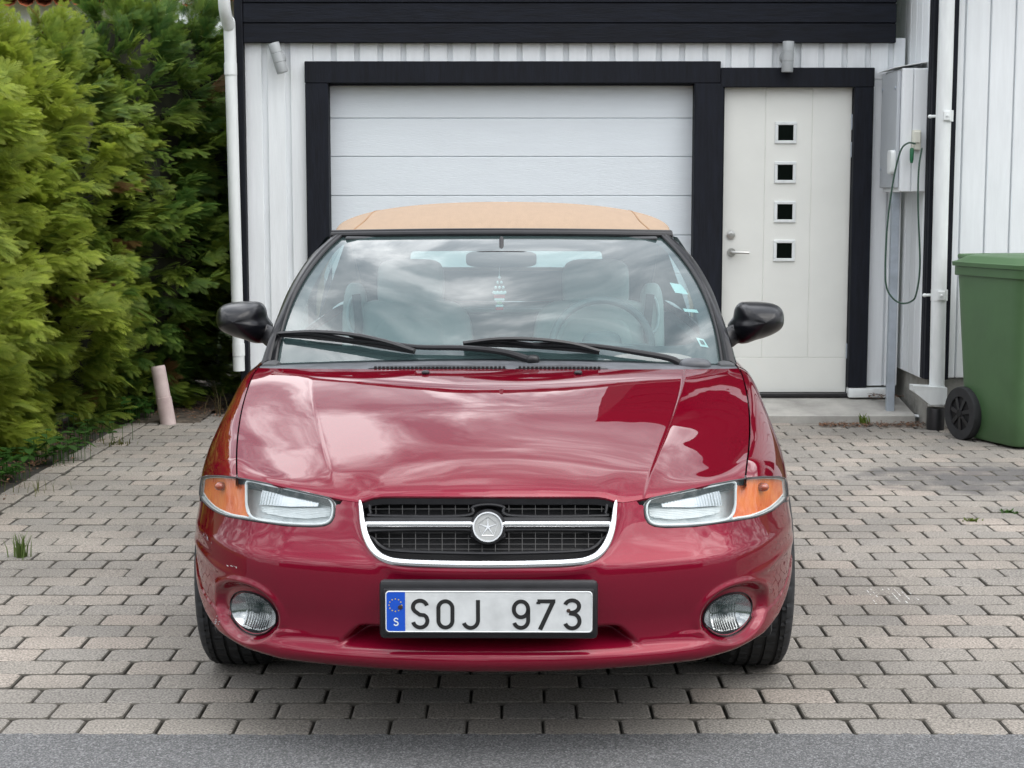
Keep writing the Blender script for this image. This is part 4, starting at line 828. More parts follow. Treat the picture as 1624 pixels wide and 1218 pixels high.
# ---- headlamps
def patch(poly, out, grow, s0, s1, z0, z1, ns_=90, nz_=44, feat=False):
    s_, z_ = np.meshgrid(np.linspace(s0, s1, ns_), np.linspace(z0, z1, nz_)); o_ = out(s_, z_) if callable(out) else out
    V = Mf(-s_, z_, o_, feat).reshape(-1, 3); base = Mf(-s_, z_, 0., feat).reshape(-1, 3); px, py = ppx(base); return clip(V, gridF(nz_, ns_), -(sdf(px, py, poly) + grow))
sH0, sH1 = s_of_u(.34), s_of_v(.63)
def contour(poly, out, n=160, s_guess=None, feat=False):
    P = spl(poly, n, True)[:, :2]; g = np.array([s_of_u(.6), .65]); r = []
    for px_, py_ in P:
        g = solve(lambda s, z: Mf(-s, z, feat=feat), px_, py_, g); g[0] = min(g[0], s_of_v(.60)); g[1] = min(max(g[1], .57), .72); r.append(Mf(-g[0], g[1], out, feat))
    return np.array(r)
HLC = contour(HLP, 0.0, 200)
BEZ = [(392, 763.5), (424, 769.5), (470, 779), (514, 788.5), (523, 793.5), (527, 803), (525.5, 818.5), (519, 828), (506, 831.5), (480, 831.5), (440, 829), (408, 824.5), (396, 818), (390, 806), (389, 780)]
AMB = [(316.5, 771), (319, 761.5), (328, 757.5), (352, 757.5), (383, 762), (386, 780), (386.5, 800), (391, 820), (382, 820), (361, 816), (339, 806), (325, 793), (318, 781)]
REF = [(404, 773.5), (450, 781), (497, 790.5), (499, 799), (497, 806), (450, 806), (410, 803), (398, 802), (400, 786)]
LOW = [(398, 805), (450, 809), (517, 809), (515, 822), (480, 826), (440, 822.5), (410, 817), (399, 812)]
BEZC = contour(BEZ, -.003, 160); AMBC = contour(AMB, -.010, 140)
for sgn in (-1, 1):
    m_s = lambda V: np.array(V) * np.array([-sgn, 1, 1]); fl_ = lambda F: F if sgn < 0 else [f[::-1] for f in F]
    hl = bpy.data.objects.new('headlight', None); COL.objects.link(hl); hl.parent = carr
    V, F = patch(HLP, .001, .6, sH0, sH1, .56, .73); obj('lens', m_s(V), fl_(F), mt['lens'], hl)
    V, F = patch(HLP, -.045, -1.5, sH0, sH1, .56, .73); obj('housing', m_s(V), fl_(F), mt['bezel'], hl)
    wall = np.stack([HLC, HLC + (contour(HLP, -.045, 200) - HLC)]); wb = MB().grid(np.concatenate([wall, wall[:, :1]], 1)); wb.V = m_s(wb.V); wb.build('rim_wall', mt['bezel'], hl)
    sw_ = MB().sweep(m_s(HLC), .0024, 8, closed=True); sw_.build('seal', mt['seal'], hl)
    bz = MB().sweep(m_s(BEZC), .0034, 8, closed=True); bz.build('bezel_ring', mt['bezel'], hl)
    V, F = patch(AMB, lambda s, z: -.010 + .0014 * np.sin(s * 900), 0, sH0, sH1, .56, .73, 300, 44); ts = obj('turn_signal', m_s(V), fl_(F), mt['amber'], hl)
    az = MB().sweep(m_s(AMBC), .0026, 8, closed=True); az.build('rim', mt['pale'], ts)
    c3 = solve(lambda s, z: Mf(-s, z, feat=False), 348, 771, (s_of_u(.75), .66)); q = Mf(-c3[0], c3[1], -.004, False) * np.array([-sgn, 1, 1]); bb_ = MB().rbox(q, (.017, .02, .012), .9, 10); b_o = bb_.build('bulb', mat('amber_dark%d' % sgn, (.28, .045, .008), .2, coat=1), hl); b_o.parent = ts
    V, F = patch(REF, lambda s, z: -.026 + .0018 * np.sin(s * 620), 0, sH0, sH1, .56, .73, 400, 50); obj('reflector', m_s(V), fl_(F), mt['silver'], hl)
    V, F = patch(LOW, lambda s, z: -.030 + .10 * (.615 - z) + .0012 * np.sin(z * 1500), 0, sH0, sH1, .56, .73, 90, 120); obj('lower_reflector', m_s(V), fl_(F), mt['bezel'], hl)
# ---- fog lamps
for sgn in (-1, 1):
    fo = bpy.data.objects.new('fog_lamp', None); COL.objects.link(fo); fo.parent = carr
    q = np.linspace(0, 2 * math.pi, 65)[:-1]; sc0 = s_of_u(FOGC[0]); ring = np.array([Mf(np.interp(FOGC[0] + FOGR[0] * math.cos(a), PLAN[:, 0], PS), FOGC[1] + FOGR[1] * math.sin(a), -.016, False) for a in q]) * np.array([sgn, 1, 1])
    cen = ring.mean(0); nrm = np.array([sgn * .35, -.94, 0.]); nrm /= np.linalg.norm(nrm); rb = MB()
    for k_, d_ in ((1.03, .012), (.97, .002)): pass
    R0 = ring + nrm * .012; R1 = cen + (ring - cen) * .97 - nrm * .01; R2 = cen + (ring - cen) * .93 - nrm * .03; gg_ = np.stack([cen + (ring - cen) * 1.06 - nrm * .004, cen + (ring - cen) * 1.01 + nrm * .002, R1, R2]); gg_ = np.concatenate([gg_, gg_[:, :1]], 1)
    rb.grid(gg_, sgn < 0).build('ring', mt['black'], fo)
    A = cen - nrm * .010; ex_ = np.cross(nrm, (0, 0, 1)); ex_ /= np.linalg.norm(ex_); kk = .985
    def disc(dep, bulge, kx=1.0, ripple=0.0, rows=14, cols=64):
        V = []; 
        for i in range(rows + 1):
            r_ = i / rows
            for j in range(cols):
                a = 2 * math.pi * j / cols; x_ = FOGR[0] * kk * r_ * math.cos(a) * 1.02 * kx; z_ = FOGR[1] * kk * r_ * math.sin(a) * kx; d__ = bulge * (1 - r_ * r_) + ripple * math.sin(x_ * 880) * (abs(x_) < FOGR[0] * .5) * (r_ < .97)
                V.append(A + ex_ * x_ + np.array([0, 0, z_]) + nrm * (d__ - dep))
        F = [(i * cols + j, i * cols + (j + 1) % cols, (i + 1) * cols + (j + 1) % cols, (i + 1) * cols + j) for i in range(rows) for j in range(cols)]
        return V, F
    V, F = disc(0, .012, 1.0, .0, 12); obj('lens', V, F, mt['lens'], fo)
    V, F = disc(.008, -.034, .98, -.0042, 40, 160); obj('reflector', V, F, mt['fogsilver'], fo)
    bu = MB().rbox(A - nrm * .022, (.013, .012, .010), 1.0, 8); bu.build('bulb', mt['seal'], fo)
# ---- grille
gri = bpy.data.objects.new('grille', None); COL.objects.link(gri); gri.parent = carr
def onM(px_, py_, out=0.0):
    g = solve(lambda s, z: Mf(s, z, feat=False), px_, py_, ((px_ - 774) / 620, .62)); return Mf(g[0], g[1], out, False)
bk = [[onM(x, y, -.055) for x in np.linspace(560, 988, 24)] for y in (774, 800, 850, 902)]; MB().grid(bk).build('backing', mt['void'], gri)
CH = [(571.5, 793), (573.5, 806), (576, 828), (581, 849), (589.5, 867), (601, 880), (615, 887.5), (634, 891.5), (680, 894), (774, 895.5)]
CH = CH + [(1548 - x, y) for x, y in CH[-2::-1]]
cp = spl([onM(x, y, .004) for x, y in CH], 160); rr = np.interp(np.linspace(0, 1, len(cp)), [0, .03, .12, .22, .78, .88, .97, 1], [.0025, .0055, .0085, .0112, .0112, .0085, .0055, .0025])
MB().sweep(cp, rr, 14).build('chrome_surround', mt['chrome'], gri)
bp = [onM(x, 832.5, -.004) for x in np.linspace(578, 970, 40)]; MB().sweep(bp, .0084, 12, .7, up=(0, 0, 1)).build('chrome_bar', mt['chrome'], gri)
UPG = [(583, 797), (588, 793), (640, 791.5), (774, 791), (908, 791.5), (960, 793), (965, 797), (963, 816), (955, 820), (812, 820), (798, 806), (774, 802), (750, 806), (736, 820), (593, 820), (585, 816)]
LWG = [(587, 844), (738, 842), (748, 852), (762, 860), (774, 862), (786, 860), (800, 852), (810, 842), (961, 844), (957, 858), (946, 869), (930, 875), (880, 878), (774, 880), (668, 878), (618, 875), (602, 869), (591, 858)]
for P_ in (UPG, LWG):
    C_ = np.array([onM(x, y, -.016) for x, y in spl(P_, 130, True)[:, :2]]); fr = MB().sweep(C_, .0045, 8, closed=True); fr.build('mesh_frame', mt['black'], gri)
lat = MB()
for x in np.arange(592, 960, 21.5):
    for (ya, yb) in ((793, 820), (844, 878)):
        pp_ = [onM(x, y, -.022) for y in np.linspace(ya, yb, 6)]; ins = [sdf(np.array([x]), np.array([y]), UPG if ya < 800 else LWG)[0] < 1 for y in np.linspace(ya, yb, 6)]
        pp_ = [p for p, k in zip(pp_, ins) if k]
        if len(pp_) > 1: lat.sweep(pp_, .0013, 5)
for y in (800, 810, 848, 857, 866, 874):
    run = []
    for x in np.linspace(584, 964, 60):
        if sdf(np.array([x]), np.array([y]), UPG if y < 830 else LWG)[0] < 1: run.append(onM(x, y, -.022))
        else:
            if len(run) > 1: lat.sweep(run, .0012, 5)
            run = []
    if len(run) > 1: lat.sweep(run, .0012, 5)
lat.build('grille_mesh', mat('mesh_grey', (.018, .018, .018), .4), gri)
pln = [[onM(x, y, -.012) for x in np.linspace(577, 971, 40)] for y in (822, 842)]; MB().grid(pln).build('bar_backing', mt['black'], gri)
ec = onM(774, 835, .006); Me = Matrix.Translation(ec) @ Matrix.Rotation(R(90 - 12), 4, 'X')
em = bpy.data.objects.new('emblem', None); COL.objects.link(em); em.parent = gri
MB().lathe([(.0, -.006), (.044, -.006), (.046, -.01), (.046, -.03)], 48, Me).build('base', mt['black'], em)
MB().lathe([(.0335, .001), (.035, .006), (.0385, .006), (.041, .0), (.041, -.008)], 48, Me).build('ring', mt['chrome'], em)
MB().lathe([(.0, .0015), (.034, .0015)], 48, Me).build('medallion', mat('medallion_grey', (.50, .51, .50), .35, .3), em)
pt = MB()
for k in range(5):
    a = math.pi / 2 + 2 * math.pi * k / 5; P_ = [(0.0, 0.0), (.0035 * math.cos(a - .63), .0035 * math.sin(a - .63)), (.0265 * math.cos(a), .0265 * math.sin(a)), (.0035 * math.cos(a + .63), .0035 * math.sin(a + .63))]
    pt.add([Me @ Vector((x, y, .0032)) for x, y in P_], [(0, 1, 2, 3)])
    b_ = a + 2 * math.pi / 5; P0 = Vector((.0262 * math.cos(a), .0262 * math.sin(a), .0028)); P1 = Vector((.0262 * math.cos(b_), .0262 * math.sin(b_), .0028)); pt.sweep([Me @ P0, Me @ P1], .0006, 5)
pt.build('star', mt['chrome'], em, False)
# ---- number plate
lp_ = bpy.data.objects.new('license_plate', None); COL.objects.link(lp_); lp_.parent = carr
zc = .4195
MB().box(-.2745, .2765, .004, .034, .3455, .4965, .012).build('holder', mt['black'], lp_)
fr = MB().box(-.264, .267, -.002, .01, .3585, .4785, .006); fr.build('holder_rim', mt['black'], lp_, auto=20)
PLv = -.0035
def rrect(x0, x1, z0, z1, r, v, n=6):
    out = []
    for cx_, cz_, a0 in ((x1 - r, z1 - r, 0), (x0 + r, z1 - r, 90), (x0 + r, z0 + r, 180), (x1 - r, z0 + r, 270)):
        for k in range(n + 1): q = R(a0 + 90 * k / n); out.append((cx_ + r * math.cos(q), v, cz_ + r * math.sin(q)))
    return out
MB().poly(rrect(-.258, .262, .3665, .4725, .009, PLv), .004).build('plate', mt['plate'], lp_, False)
edge_ = MB().sweep(rrect(-.2565, .2605, .368, .471, .009, PLv), .0014, 6, closed=True); edge_.build('plate_edge', mt['pale'], lp_)
MB().poly([(-.2555, PLv - .0008, .371), (-.2545, PLv - .0008, .3695), (-.2085, PLv - .0008, .3695), (-.2085, PLv - .0008, .4695), (-.2545, PLv - .0008, .4695), (-.2555, PLv - .0008, .468)]).build('country_band', mt['blue'], lp_, False)
K = .52 / 1238.0
def stroke(mb, pts, w, v):
    P = np.array([(-.258 + (x - 197) * K, .4725 - (y - 628) * K * 1.03) for x, y in pts]); n = len(P); Lft = []; Rgt = []
    for i in range(n):
        T = P[min(i + 1, n - 1)] - P[max(i - 1, 0)]; T /= np.linalg.norm(T); nn_ = np.array([-T[1], T[0]]) * w / 2; Lft.append(P[i] + nn_); Rgt.append(P[i] - nn_)
    V = [(p[0], v, p[1]) for p in Lft + Rgt]; mb.add(V, [(i, i + 1, n + i + 1, n + i) for i in range(n - 1)])
def arc(cx_, cy_, rx, ry, a0, a1, n=18): return [(cx_ + rx * math.cos(R(a)), cy_ - ry * math.sin(R(a))) for a in np.linspace(a0, a1, n)]
tx = MB(); v_ = PLv - .001; w_ = .0101
stroke(tx, arc(404, 722, 42, 37, 12, 100, 10) + arc(404, 722, 42, 37, 105, 232, 12) + [(402, 768)] + arc(405, 804, 43, 40, 55, -90, 14) + arc(405, 804, 43, 40, -95, -168, 10), w_, v_)
stroke(tx, arc(556, 730, 42, 42, 180, 0, 20) + arc(556, 802, 42, 42, 0, -180, 20) + [(514, 730), (514, 722)], w_, v_)
stroke(tx, [(751, 680), (751, 760), (751, 795)] + arc(707, 800, 44, 46, 0, -158, 18), w_, v_)
stroke(tx, arc(1008, 735, 43, 47, -8, 352, 30), w_, v_); stroke(tx, [(1051, 735), (1051, 795)] + arc(1008, 800, 43, 45, 0, -160, 18), w_, v_)
stroke(tx, [(1112, 704), (1112, 691), (1125, 686)][:2] , w_ * 1.0, v_); stroke(tx, [(1106, 687), (1213, 687)], w_, v_ - .0001); stroke(tx, [(1200, 690), (1122, 855)], w_ * 1.08, v_ - .0002)
stroke(tx, arc(1313, 716, 42, 35, 165, 0, 18) + arc(1308, 716, 47, 38, 0, -85, 10) + [(1296, 754)], w_, v_); stroke(tx, [(1296, 757)] + arc(1314, 804, 44, 43, 85, -160, 24), w_, v_ - .0001)
tx.build('lettering', mt['ink'], lp_, False)
st = MB()
for k in range(12):
    q = 2 * math.pi * k / 12; x_, y_ = 257 + 38 * math.cos(q), 714 + 38 * math.sin(q); st.add([(-.258 + (x_ - 197 + 4.2 * math.cos(a)) * K, PLv - .0014, .4725 - (y_ - 628 + 4.2 * math.sin(a)) * K) for a in np.linspace(0, 6.28, 7)[:-1]], [(0, 1, 2, 3, 4, 5)])
st.build('stars', mt['yellow'], lp_, False)
sl2 = MB(); stroke(sl2, arc(260, 799, 11, 9.5, 10, 240, 12) + arc(260, 821, 12, 11, 70, -165, 14), .0032, PLv - .0014); sl2.build('country_letter', mt['white'], lp_, False)
bo = MB()
for x_, y_, r_ in ((287, 727, .0062), (1292, 746, .0052)): bo.lathe([(.0, .003), (r_ * .7, .0028), (r_, .0)], 14, Matrix.Translation((-.258 + (x_ - 197) * K, PLv - .001, .4725 - (y_ - 628) * K)) @ Matrix.Rotation(R(90), 4, 'X'))
bo.build('screw', mat('rusty_screw', (.04, .022, .015), .7), lp_)
# ---- cowl, windshield, pillars
def WS(a, t):
    a = np.asarray(a, float); t = np.asarray(t, float); A = np.abs(a)
    u0, v0, z0 = .762 * a, 1.335 + .20 * A ** 2.3, .925 - .037 * A ** 2; u1, v1, z1 = .600 * a, 2.055 + .085 * A ** 2.2, 1.309 - .008 * A ** 2
    b = 4 * t * (1 - t); return np.stack([u0 + (u1 - u0) * t + np.sign(a) * .040 * A ** 3 * b, v0 + (v1 - v0) * t - .012 * b, z0 + (z1 - z0) * t + .028 * b], axis=-1)
aa, tq = np.meshgrid(np.linspace(-1, 1, 61), np.linspace(0, 1, 31)); wsh = MB().grid(WS(aa, tq)).build('windshield', mt['glass'], carr)
def ws_in(a, t, d): p = WS(a, t); return p + np.array([0, d * .46, -d * .88])
def bandgrid(af, tf, na_, nt2): return [[ws_in(af(i / (na_ - 1), j / (nt2 - 1)), tf(i / (na_ - 1), j / (nt2 - 1)), .006) for i in range(na_)] for j in range(nt2)]
# dark ceramic border under the glass with rounded lower corners
aa, tq = np.meshgrid(np.linspace(-1, 1, 161), np.linspace(0, 1, 81)); V = WS(aa, tq) + np.array([0, .0028, -.0053]); 
hx, hy = .905 + .05 * tq, None; bx_ = np.abs(aa) - (.915 + .045 * tq); bt = np.maximum(.075 - tq, tq - .965) ; rr_ = .10
qx = np.abs(aa) / (.915 + .04 * tq); qy = np.abs(tq - .55) / np.where(tq < .55, .455 - .02 * np.abs(aa) ** 3, .425); fr_ = (qx ** 14 + qy ** 14) ** (1 / 14) - 1
V, F = clip(V.reshape(-1, 3), gridF(81, 161), fr_.ravel()); obj('ceramic_band', V, F, mt['frit'], wsh)
PIL = [(415, 578, 1.50), (426, 541, 1.585), (441, 500, 1.72), (460, 456, 1.87), (490, 410, 2.03), (524, 378, 2.15)]
pl3 = np.array([car(*p) for p in PIL]); pl3 = spl(pl3, 60)
for sgn in (-1, 1):
    P_ = pl3 * np.array([-sgn, 1, 1]); G_ = []
    for i, p in enumerate(P_):
        t = i / (len(P_) - 1); e_ = WS(sgn * .995, t); o_ = p
        G_.append([e_ + np.array([0, .001, .003]), e_ * .65 + o_ * .35 + np.array([0, -.008, .013]), o_ * .62 + e_ * .38 + np.array([0, -.004, .013]), o_ + np.array([0, .0, .002]), o_ + np.array([-sgn * .004, .05, -.010]), o_ + np.array([-sgn * .05, .07, -.012])])
    MB().grid(np.array(G_), sgn < 0).build('pillar', mt['black_gloss'], carr)
    MB().sweep([WS(sgn * .998, t) + np.array([0, -.001, .006]) for t in np.linspace(0, 1, 30)], .0065, 8).build('pillar_seal', mt['black'], carr)
hp_ = [WS(a, 1) + np.array([0, .006, .008]) for a in np.linspace(-1.06, 1.06, 50)]; MB().sweep(hp_, .0125, 10).build('header_trim', mt['black'], carr)
MB().sweep([p + np.array([0, .016, .011]) for p in hp_], .008, 8).build('header_seal', mt['black_gloss'], carr)
hpn = [[WS(a, 1) + np.array([0, .0, -.004]), WS(a, 1) + np.array([0, .03, .012]), WS(a, 1) + np.array([0, .09, .0])] for a in np.linspace(-1.04, 1.04, 40)]; MB().grid(hpn).build('header_panel', mt['black'], carr)
cg = []
for a in np.linspace(-1, 1, 81):
    h_ = hood(a, 1.0); w_e = WS(np.clip(h_[0] / .762, -1, 1), 0.0); b_ = np.array([h_[0], w_e[1] + (.02 if abs(h_[0]) > .74 else 0), w_e[2] - .004]); h0 = h_ + np.array([0, .010, -.006]); cg.append([h0 + np.array([0, 0, -.03]), h0, h0 * .8 + b_ * .2 + np.array([0, 0, .006]), h0 * .5 + b_ * .5 + np.array([0, 0, .004]), b_ + np.array([0, .0, -.002]), b_ + np.array([0, .03, -.002])])
cowl = MB().grid(cg).build('cowl', mt['cowl'], carr)
lv = MB()
for rng_ in ((-.40, .02), (.07, .34)):
    for u_ in np.arange(rng_[0], rng_[1], .0135):
        h_ = hood(np.clip(u_ / .613 * .6, -1, 1), 1.0); lv.box(u_, u_ + .008, h_[1] + .012, h_[1] + .03, h_[2] - .004, h_[2] + .008, .001)
lo_ = lv.build('cowl_comb', mt['black'], cowl, auto=20)
for rng_ in ((-.42, .03), (.06, .36)):
    cv = []
    for u_ in np.linspace(rng_[0], rng_[1], 40):
        f_ = (u_ - rng_[0]) / (rng_[1] - rng_[0]); hgt = (math.sin(math.pi * f_)) ** .5 * .014; h_ = hood(np.clip(u_ / .613 * .6, -1, 1), 1.0); cv.append([h_ + np.array([0, .018, .001]), h_ + np.array([0, .022, .002 + hgt * .7]), h_ + np.array([0, .05, .004 + hgt]), h_ + np.array([0, .085, .006 + hgt * .4])])
    MB().grid(cv).build('cowl_scoop', mt['cowl'], cowl)
cc = MB().rbox(WS(.9, 0) + np.array([-.03, -.06, -.0]), (.055, .05, .022), .8, 12); cc.build('cowl_cap', mt['cowl'], cowl)
# wipers
def onWS(px_, py_, d=0.0):
    g = solve(WS, px_, py_, ((px_ - 790) / 400, .1)); p = WS(*g); return p + np.array([0, -.46 * d, .88 * d])
def wiper(arm, blade, piv):
    w = bpy.data.objects.new('wiper', None); COL.objects.link(w); w.parent = carr
    n_ = len(arm); MB().sweep(spl([onWS(x, y, d) for x, y, d in arm], 40), np.interp(np.linspace(0, 1, 41 if n_ < 2 else len(spl([(0, 0)] * n_, 40))), [0, .2, 1], [.013, .0105, .006]), 8, .8).build('arm', mt['black'], w)
    q = onWS(*piv, .012); MB().rbox(q, (.022, .024, .016), .8, 10).build('pivot_cap', mt['black'], w)
    bl_ = spl([onWS(x, y, .014) for x, y in blade], 40); MB().sweep(bl_, .0075, 6, .6).build('blade', mt['rubber'], w)
    b2 = MB(); m_ = len(bl_); 
    for i0, i1, h0_ in ((0, m_ - 1, .030), (0, m_ // 2, .016), (m_ // 2, m_ - 1, .016)):
        b2.sweep(spl([bl_[i0] + np.array([0, -.004, .007]), bl_[(3 * i0 + i1) // 4] + np.array([0, -.46, .88]) * h0_ * .8, bl_[(i0 + i1) // 2] + np.array([0, -.46, .88]) * h0_, bl_[(i0 + 3 * i1) // 4] + np.array([0, -.46, .88]) * h0_ * .8, bl_[i1] + np.array([0, -.004, .006])], 30), +.0072, 6, 1.6)
    b2.build('blade_carrier', mt['black'], w)
wiper([(845, 577, .012), (800, 567, .02), (740, 561, .022), (660, 559, .022), (600, 551, .026), (555, 543, .028)], [(444, 537), (500, 541), (560, 548), (610, 556), (658, 564)], (845, 575))
wiper([(1082, 584, .012), (1060, 576, .02), (1000, 566, .022), (945, 558, .022), (890, 556, .026), (845, 557, .028)], [(735, 553), (790, 553), (850, 556), (905, 560), (950, 565)], (1083, 582))
# stickers on the glass
for poly_, nm in (([(1062, 447), (1080, 450), (1092, 466), (1071, 463)], 'parking_sticker'), ([(1083, 488), (1105, 490), (1108, 495), (1086, 493)], 'strip_sticker'), ([(1104, 534), (1116, 537), (1124, 550), (1111, 548)], 'small_sticker')):
    P_ = [onWS(x, y, -.003) for x, y in poly_]; MB().add(P_, [(0, 1, 2, 3)]).build(nm, mt['white'], wsh, False)
    if nm == 'small_sticker': c_ = sum(P_) / 4; MB().add([c_ + (p - c_) * .5 + np.array([0, -.0009, .0015]) for p in P_], [(0, 1, 2, 3)]).build('sticker_print', mt['seal'], wsh, False)
# ---- mirrors
MO = [(341.5, 508), (343, 494), (348, 487), (357, 483), (380, 480.5), (402, 481), (411, 485), (416, 493), (418.5, 505), (424, 513), (427, 519), (426, 530), (420, 540), (413, 545.5), (402, 545), (388, 540), (368, 534), (352, 526), (344, 518)]
MP = spl(MO, 80, True); cenm = np.array([378., 508.])
for sgn in (-1, 1):
    rows = []
    for f, v_ in ((.02, 1.655), (.25, 1.660), (.5, 1.674), (.72, 1.697), (.88, 1.728), (.97, 1.765), (1.0, 1.80), (1.0, 1.85), (.95, 1.862)):
        r_ = []
        for (x, y) in MP[:, :2]:
            k_ = f
            cx2 = cenm + (np.array([x, y]) - cenm) * k_; r_.append(car(cx2[0], cx2[1], 1.76) * np.array([-sgn, 0, 1]) + np.array([0, v_, 0]))
        rows.append(r_ + [r_[0]])
    mo = bpy.data.objects.new('side_mirror', None); COL.objects.link(mo); mo.parent = carr
    MB().grid(np.array(rows), sgn > 0).build('shell', mt['black_gloss'], mo)
    gl_ = [car(cenm[0] + (x - cenm[0]) * .9 if x < 405 else 405, cenm[1] + (y - cenm[1]) * .9, 1.76) * np.array([-sgn, 0, 1]) + np.array([0, 1.861, 0]) for x, y in MP[::3, :2]]; MB().add(gl_, [tuple(range(len(gl_)))]).build('mirror_glass', mt['chrome'], mo, False)
    nk = [car(416, 528, 1.76) * np.array([-sgn, 1, 1]), car(424, 531, 1.76) * np.array([-sgn, 1, 1]), np.array([sgn * .80, 1.74, .955]), np.array([sgn * .77, 1.74, .95])]; MB().sweep(spl(nk, 20), .029, 12, 1.2, up=(0, 1, 0)).build('neck', mt['black'], mo)
    MB().add([(sgn * .815, 1.56, .885), (sgn * .80, 1.93, .90), (sgn * .765, 1.78, 1.02), (sgn * .765, 1.56, .885), (sgn * .755, 1.93, .90), (sgn * .74, 1.78, 1.02)], [(0, 1, 2), (5, 4, 3), (0, 2, 5, 3), (1, 4, 5, 2), (0, 3, 4, 1)]).build('sail_panel', mt['black'], mo, False)
# ---- soft top
TZ = spl([(2.06, 1.318), (2.13, 1.348), (2.25, 1.380), (2.45, 1.410), (2.70, 1.428), (2.95, 1.425), (3.2, 1.40), (3.42, 1.335), (3.55, 1.245), (3.75, 1.12), (3.95, .995), (4.02, .955)], 200)
def top_sec(v):
    zt = np.interp(v, TZ[:, 0], TZ[:, 1]); ze = tab(v, [(2.06, 1.300), (2.15, 1.300), (2.5, 1.315), (2.9, 1.31), (3.2, 1.25), (3.4, 1.16), (3.7, 1.02), (4.02, .93)]); we = tab(v, [(2.06, .600), (2.15, .640), (2.6, .668), (3.0, .676), (3.4, .69), (3.8, .705), (4.02, .70)])
    r = []
    for a in np.linspace(-1, 1, 61):
        A = abs(a); q = A * math.pi / 2; n_ = 2.25; x_ = we * math.copysign(abs(math.sin(q)) ** (2 / n_), a); z_ = ze + (zt - ze) * abs(math.cos(q)) ** (2 / n_); x_ = we * a if False else x_; r.append((x_, v + (.085 * (x_ / .64) ** 2 * (1 - sm(2.06, 2.7, v))), z_))
    for sg in (1,): pass
    return r
tvv = np.r_[np.linspace(2.062, 2.2, 8), np.linspace(2.25, 4.02, 40)]; TG = np.array([top_sec(v) for v in tvv])
V = TG.reshape(-1, 3); F = gridF(*TG.shape[:2]); rw = np.where((V[:, 1] > 3.3), np.maximum(np.abs(V[:, 0]) - .452, np.maximum(V[:, 2] - 1.215, 1.118 - V[:, 2])), 1.0)
V2, F2 = clip(V, F, rw); stp_ = obj('soft_top', V2, F2, mt['canvas'], carr)
V3 = V + (np.array([0, 0, 1.12]) * np.array([0, 0, 1]) * 0) ; V3 = V * np.array([.985, 1, 1]) + np.array([0, 0, -.016]); V2, F2 = clip(V3, F, rw); obj('headliner', V2, F2, mt['liner'], stp_)
V2, F2 = clip(V + np.array([0, -.004, -.004]), F, -rw + .01); obj('rear_window', V2, F2, glassmat('rear_glass', (.80, .90, .88), 0, .02), carr)
for sgn in (-1, 1):                       # side canvas behind the glass, drip rail, seams, side windows
    qd = [[(sgn * (.676 + (.80 - .676) * t), v, (tab(v, [(2.9, 1.31), (3.2, 1.25), (3.4, 1.16), (3.7, 1.02), (4.02, .93)]) * (1 - t) + (belt(v) + .004) * t)) for t in np.linspace(0, 1, 8)] for v in np.linspace(3.05, 4.02, 24)]
    MB().grid(qd, sgn > 0).build('quarter_canvas', mt['canvas'], stp_)
    sg_ = [[(sgn * (.66 + (.81 - .66) * t + .03 * math.sin(math.pi * t)), v0_ + (v1_ - v0_) * f, 1.30 * (1 - t) + .89 * t + (.01 if f > .2 else 0)) for f in np.linspace(0, 1, 12) for v0_, v1_ in ((2.16 - .62 * t, 3.08),)] for t in np.linspace(0, 1, 10)]
    MB().grid(sg_, sgn < 0).build('side_window', mt['sideglass'], carr)
    rail = [np.array(TG[i][0 if sgn < 0 else -1]) + np.array([0, 0, -.006]) for i in range(len(TG)) if tvv[i] < 3.1]; MB().sweep(rail, .012, 8).build('drip_rail', mt['black'], carr)
    sm_ = [(sgn * .555 + sgn * .0, 2.092, 1.327), (sgn * .545, 2.15, 1.352), (sgn * .525, 2.3, 1.387), (sgn * .515, 2.6, 1.415)]
    def ontop(u_, v_):
        r_ = np.array(top_sec(v_)); return np.array([u_, np.interp(u_, r_[:, 0], r_[:, 1]), np.interp(u_, r_[:, 0], r_[:, 2]) + .0008])
    sp2 = [ontop(sgn * u_, v_) for u_, v_ in ((.565, 2.07), (.556, 2.14), (.535, 2.24), (.525, 2.36), (.52, 2.6), (.52, 2.9))]; MB().sweep(spl(sp2, 40), .0026, 6, 1.4).build('seam', mat('seam_thread%d' % sgn, (.30, .185, .105), .9), stp_)
# ---- interior
tub = MB().box(-.76, .76, 1.5, 3.9, .28, .34, .02); tub.box(-.80, -.74, 1.45, 3.9, .3, .90, .02); tub.box(.74, .80, 1.45, 3.9, .3, .90, .02); tub.box(-.76, .76, 3.62, 3.72, .3, .90, .02); tub.build('cabin_tub', mt['trimdark'], carr)
da = MB(); dg = [[(u_, 1.36 + .20 * abs(u_ / .76) ** 2.3 + (2.02 - 1.36 - .2 * abs(u_ / .76) ** 2.3) * t, (.905 - .035 * (u_ / .76) ** 2) + .035 * math.sin(math.pi * t) + (.035 * math.exp(-((u_ - .37) / .2) ** 2) * sm(.5, .9, t)) - (.02 * t)) for u_ in np.linspace(-.755, .755, 50)] for t in np.linspace(0, 1, 14)]
dg.append([(u_, 2.05, .80) for u_ in np.linspace(-.755, .755, 50)]); dg.append([(u_, 2.0, .55) for u_ in np.linspace(-.755, .755, 50)])
da.grid(dg).build('dashboard', mt['dash'], carr)
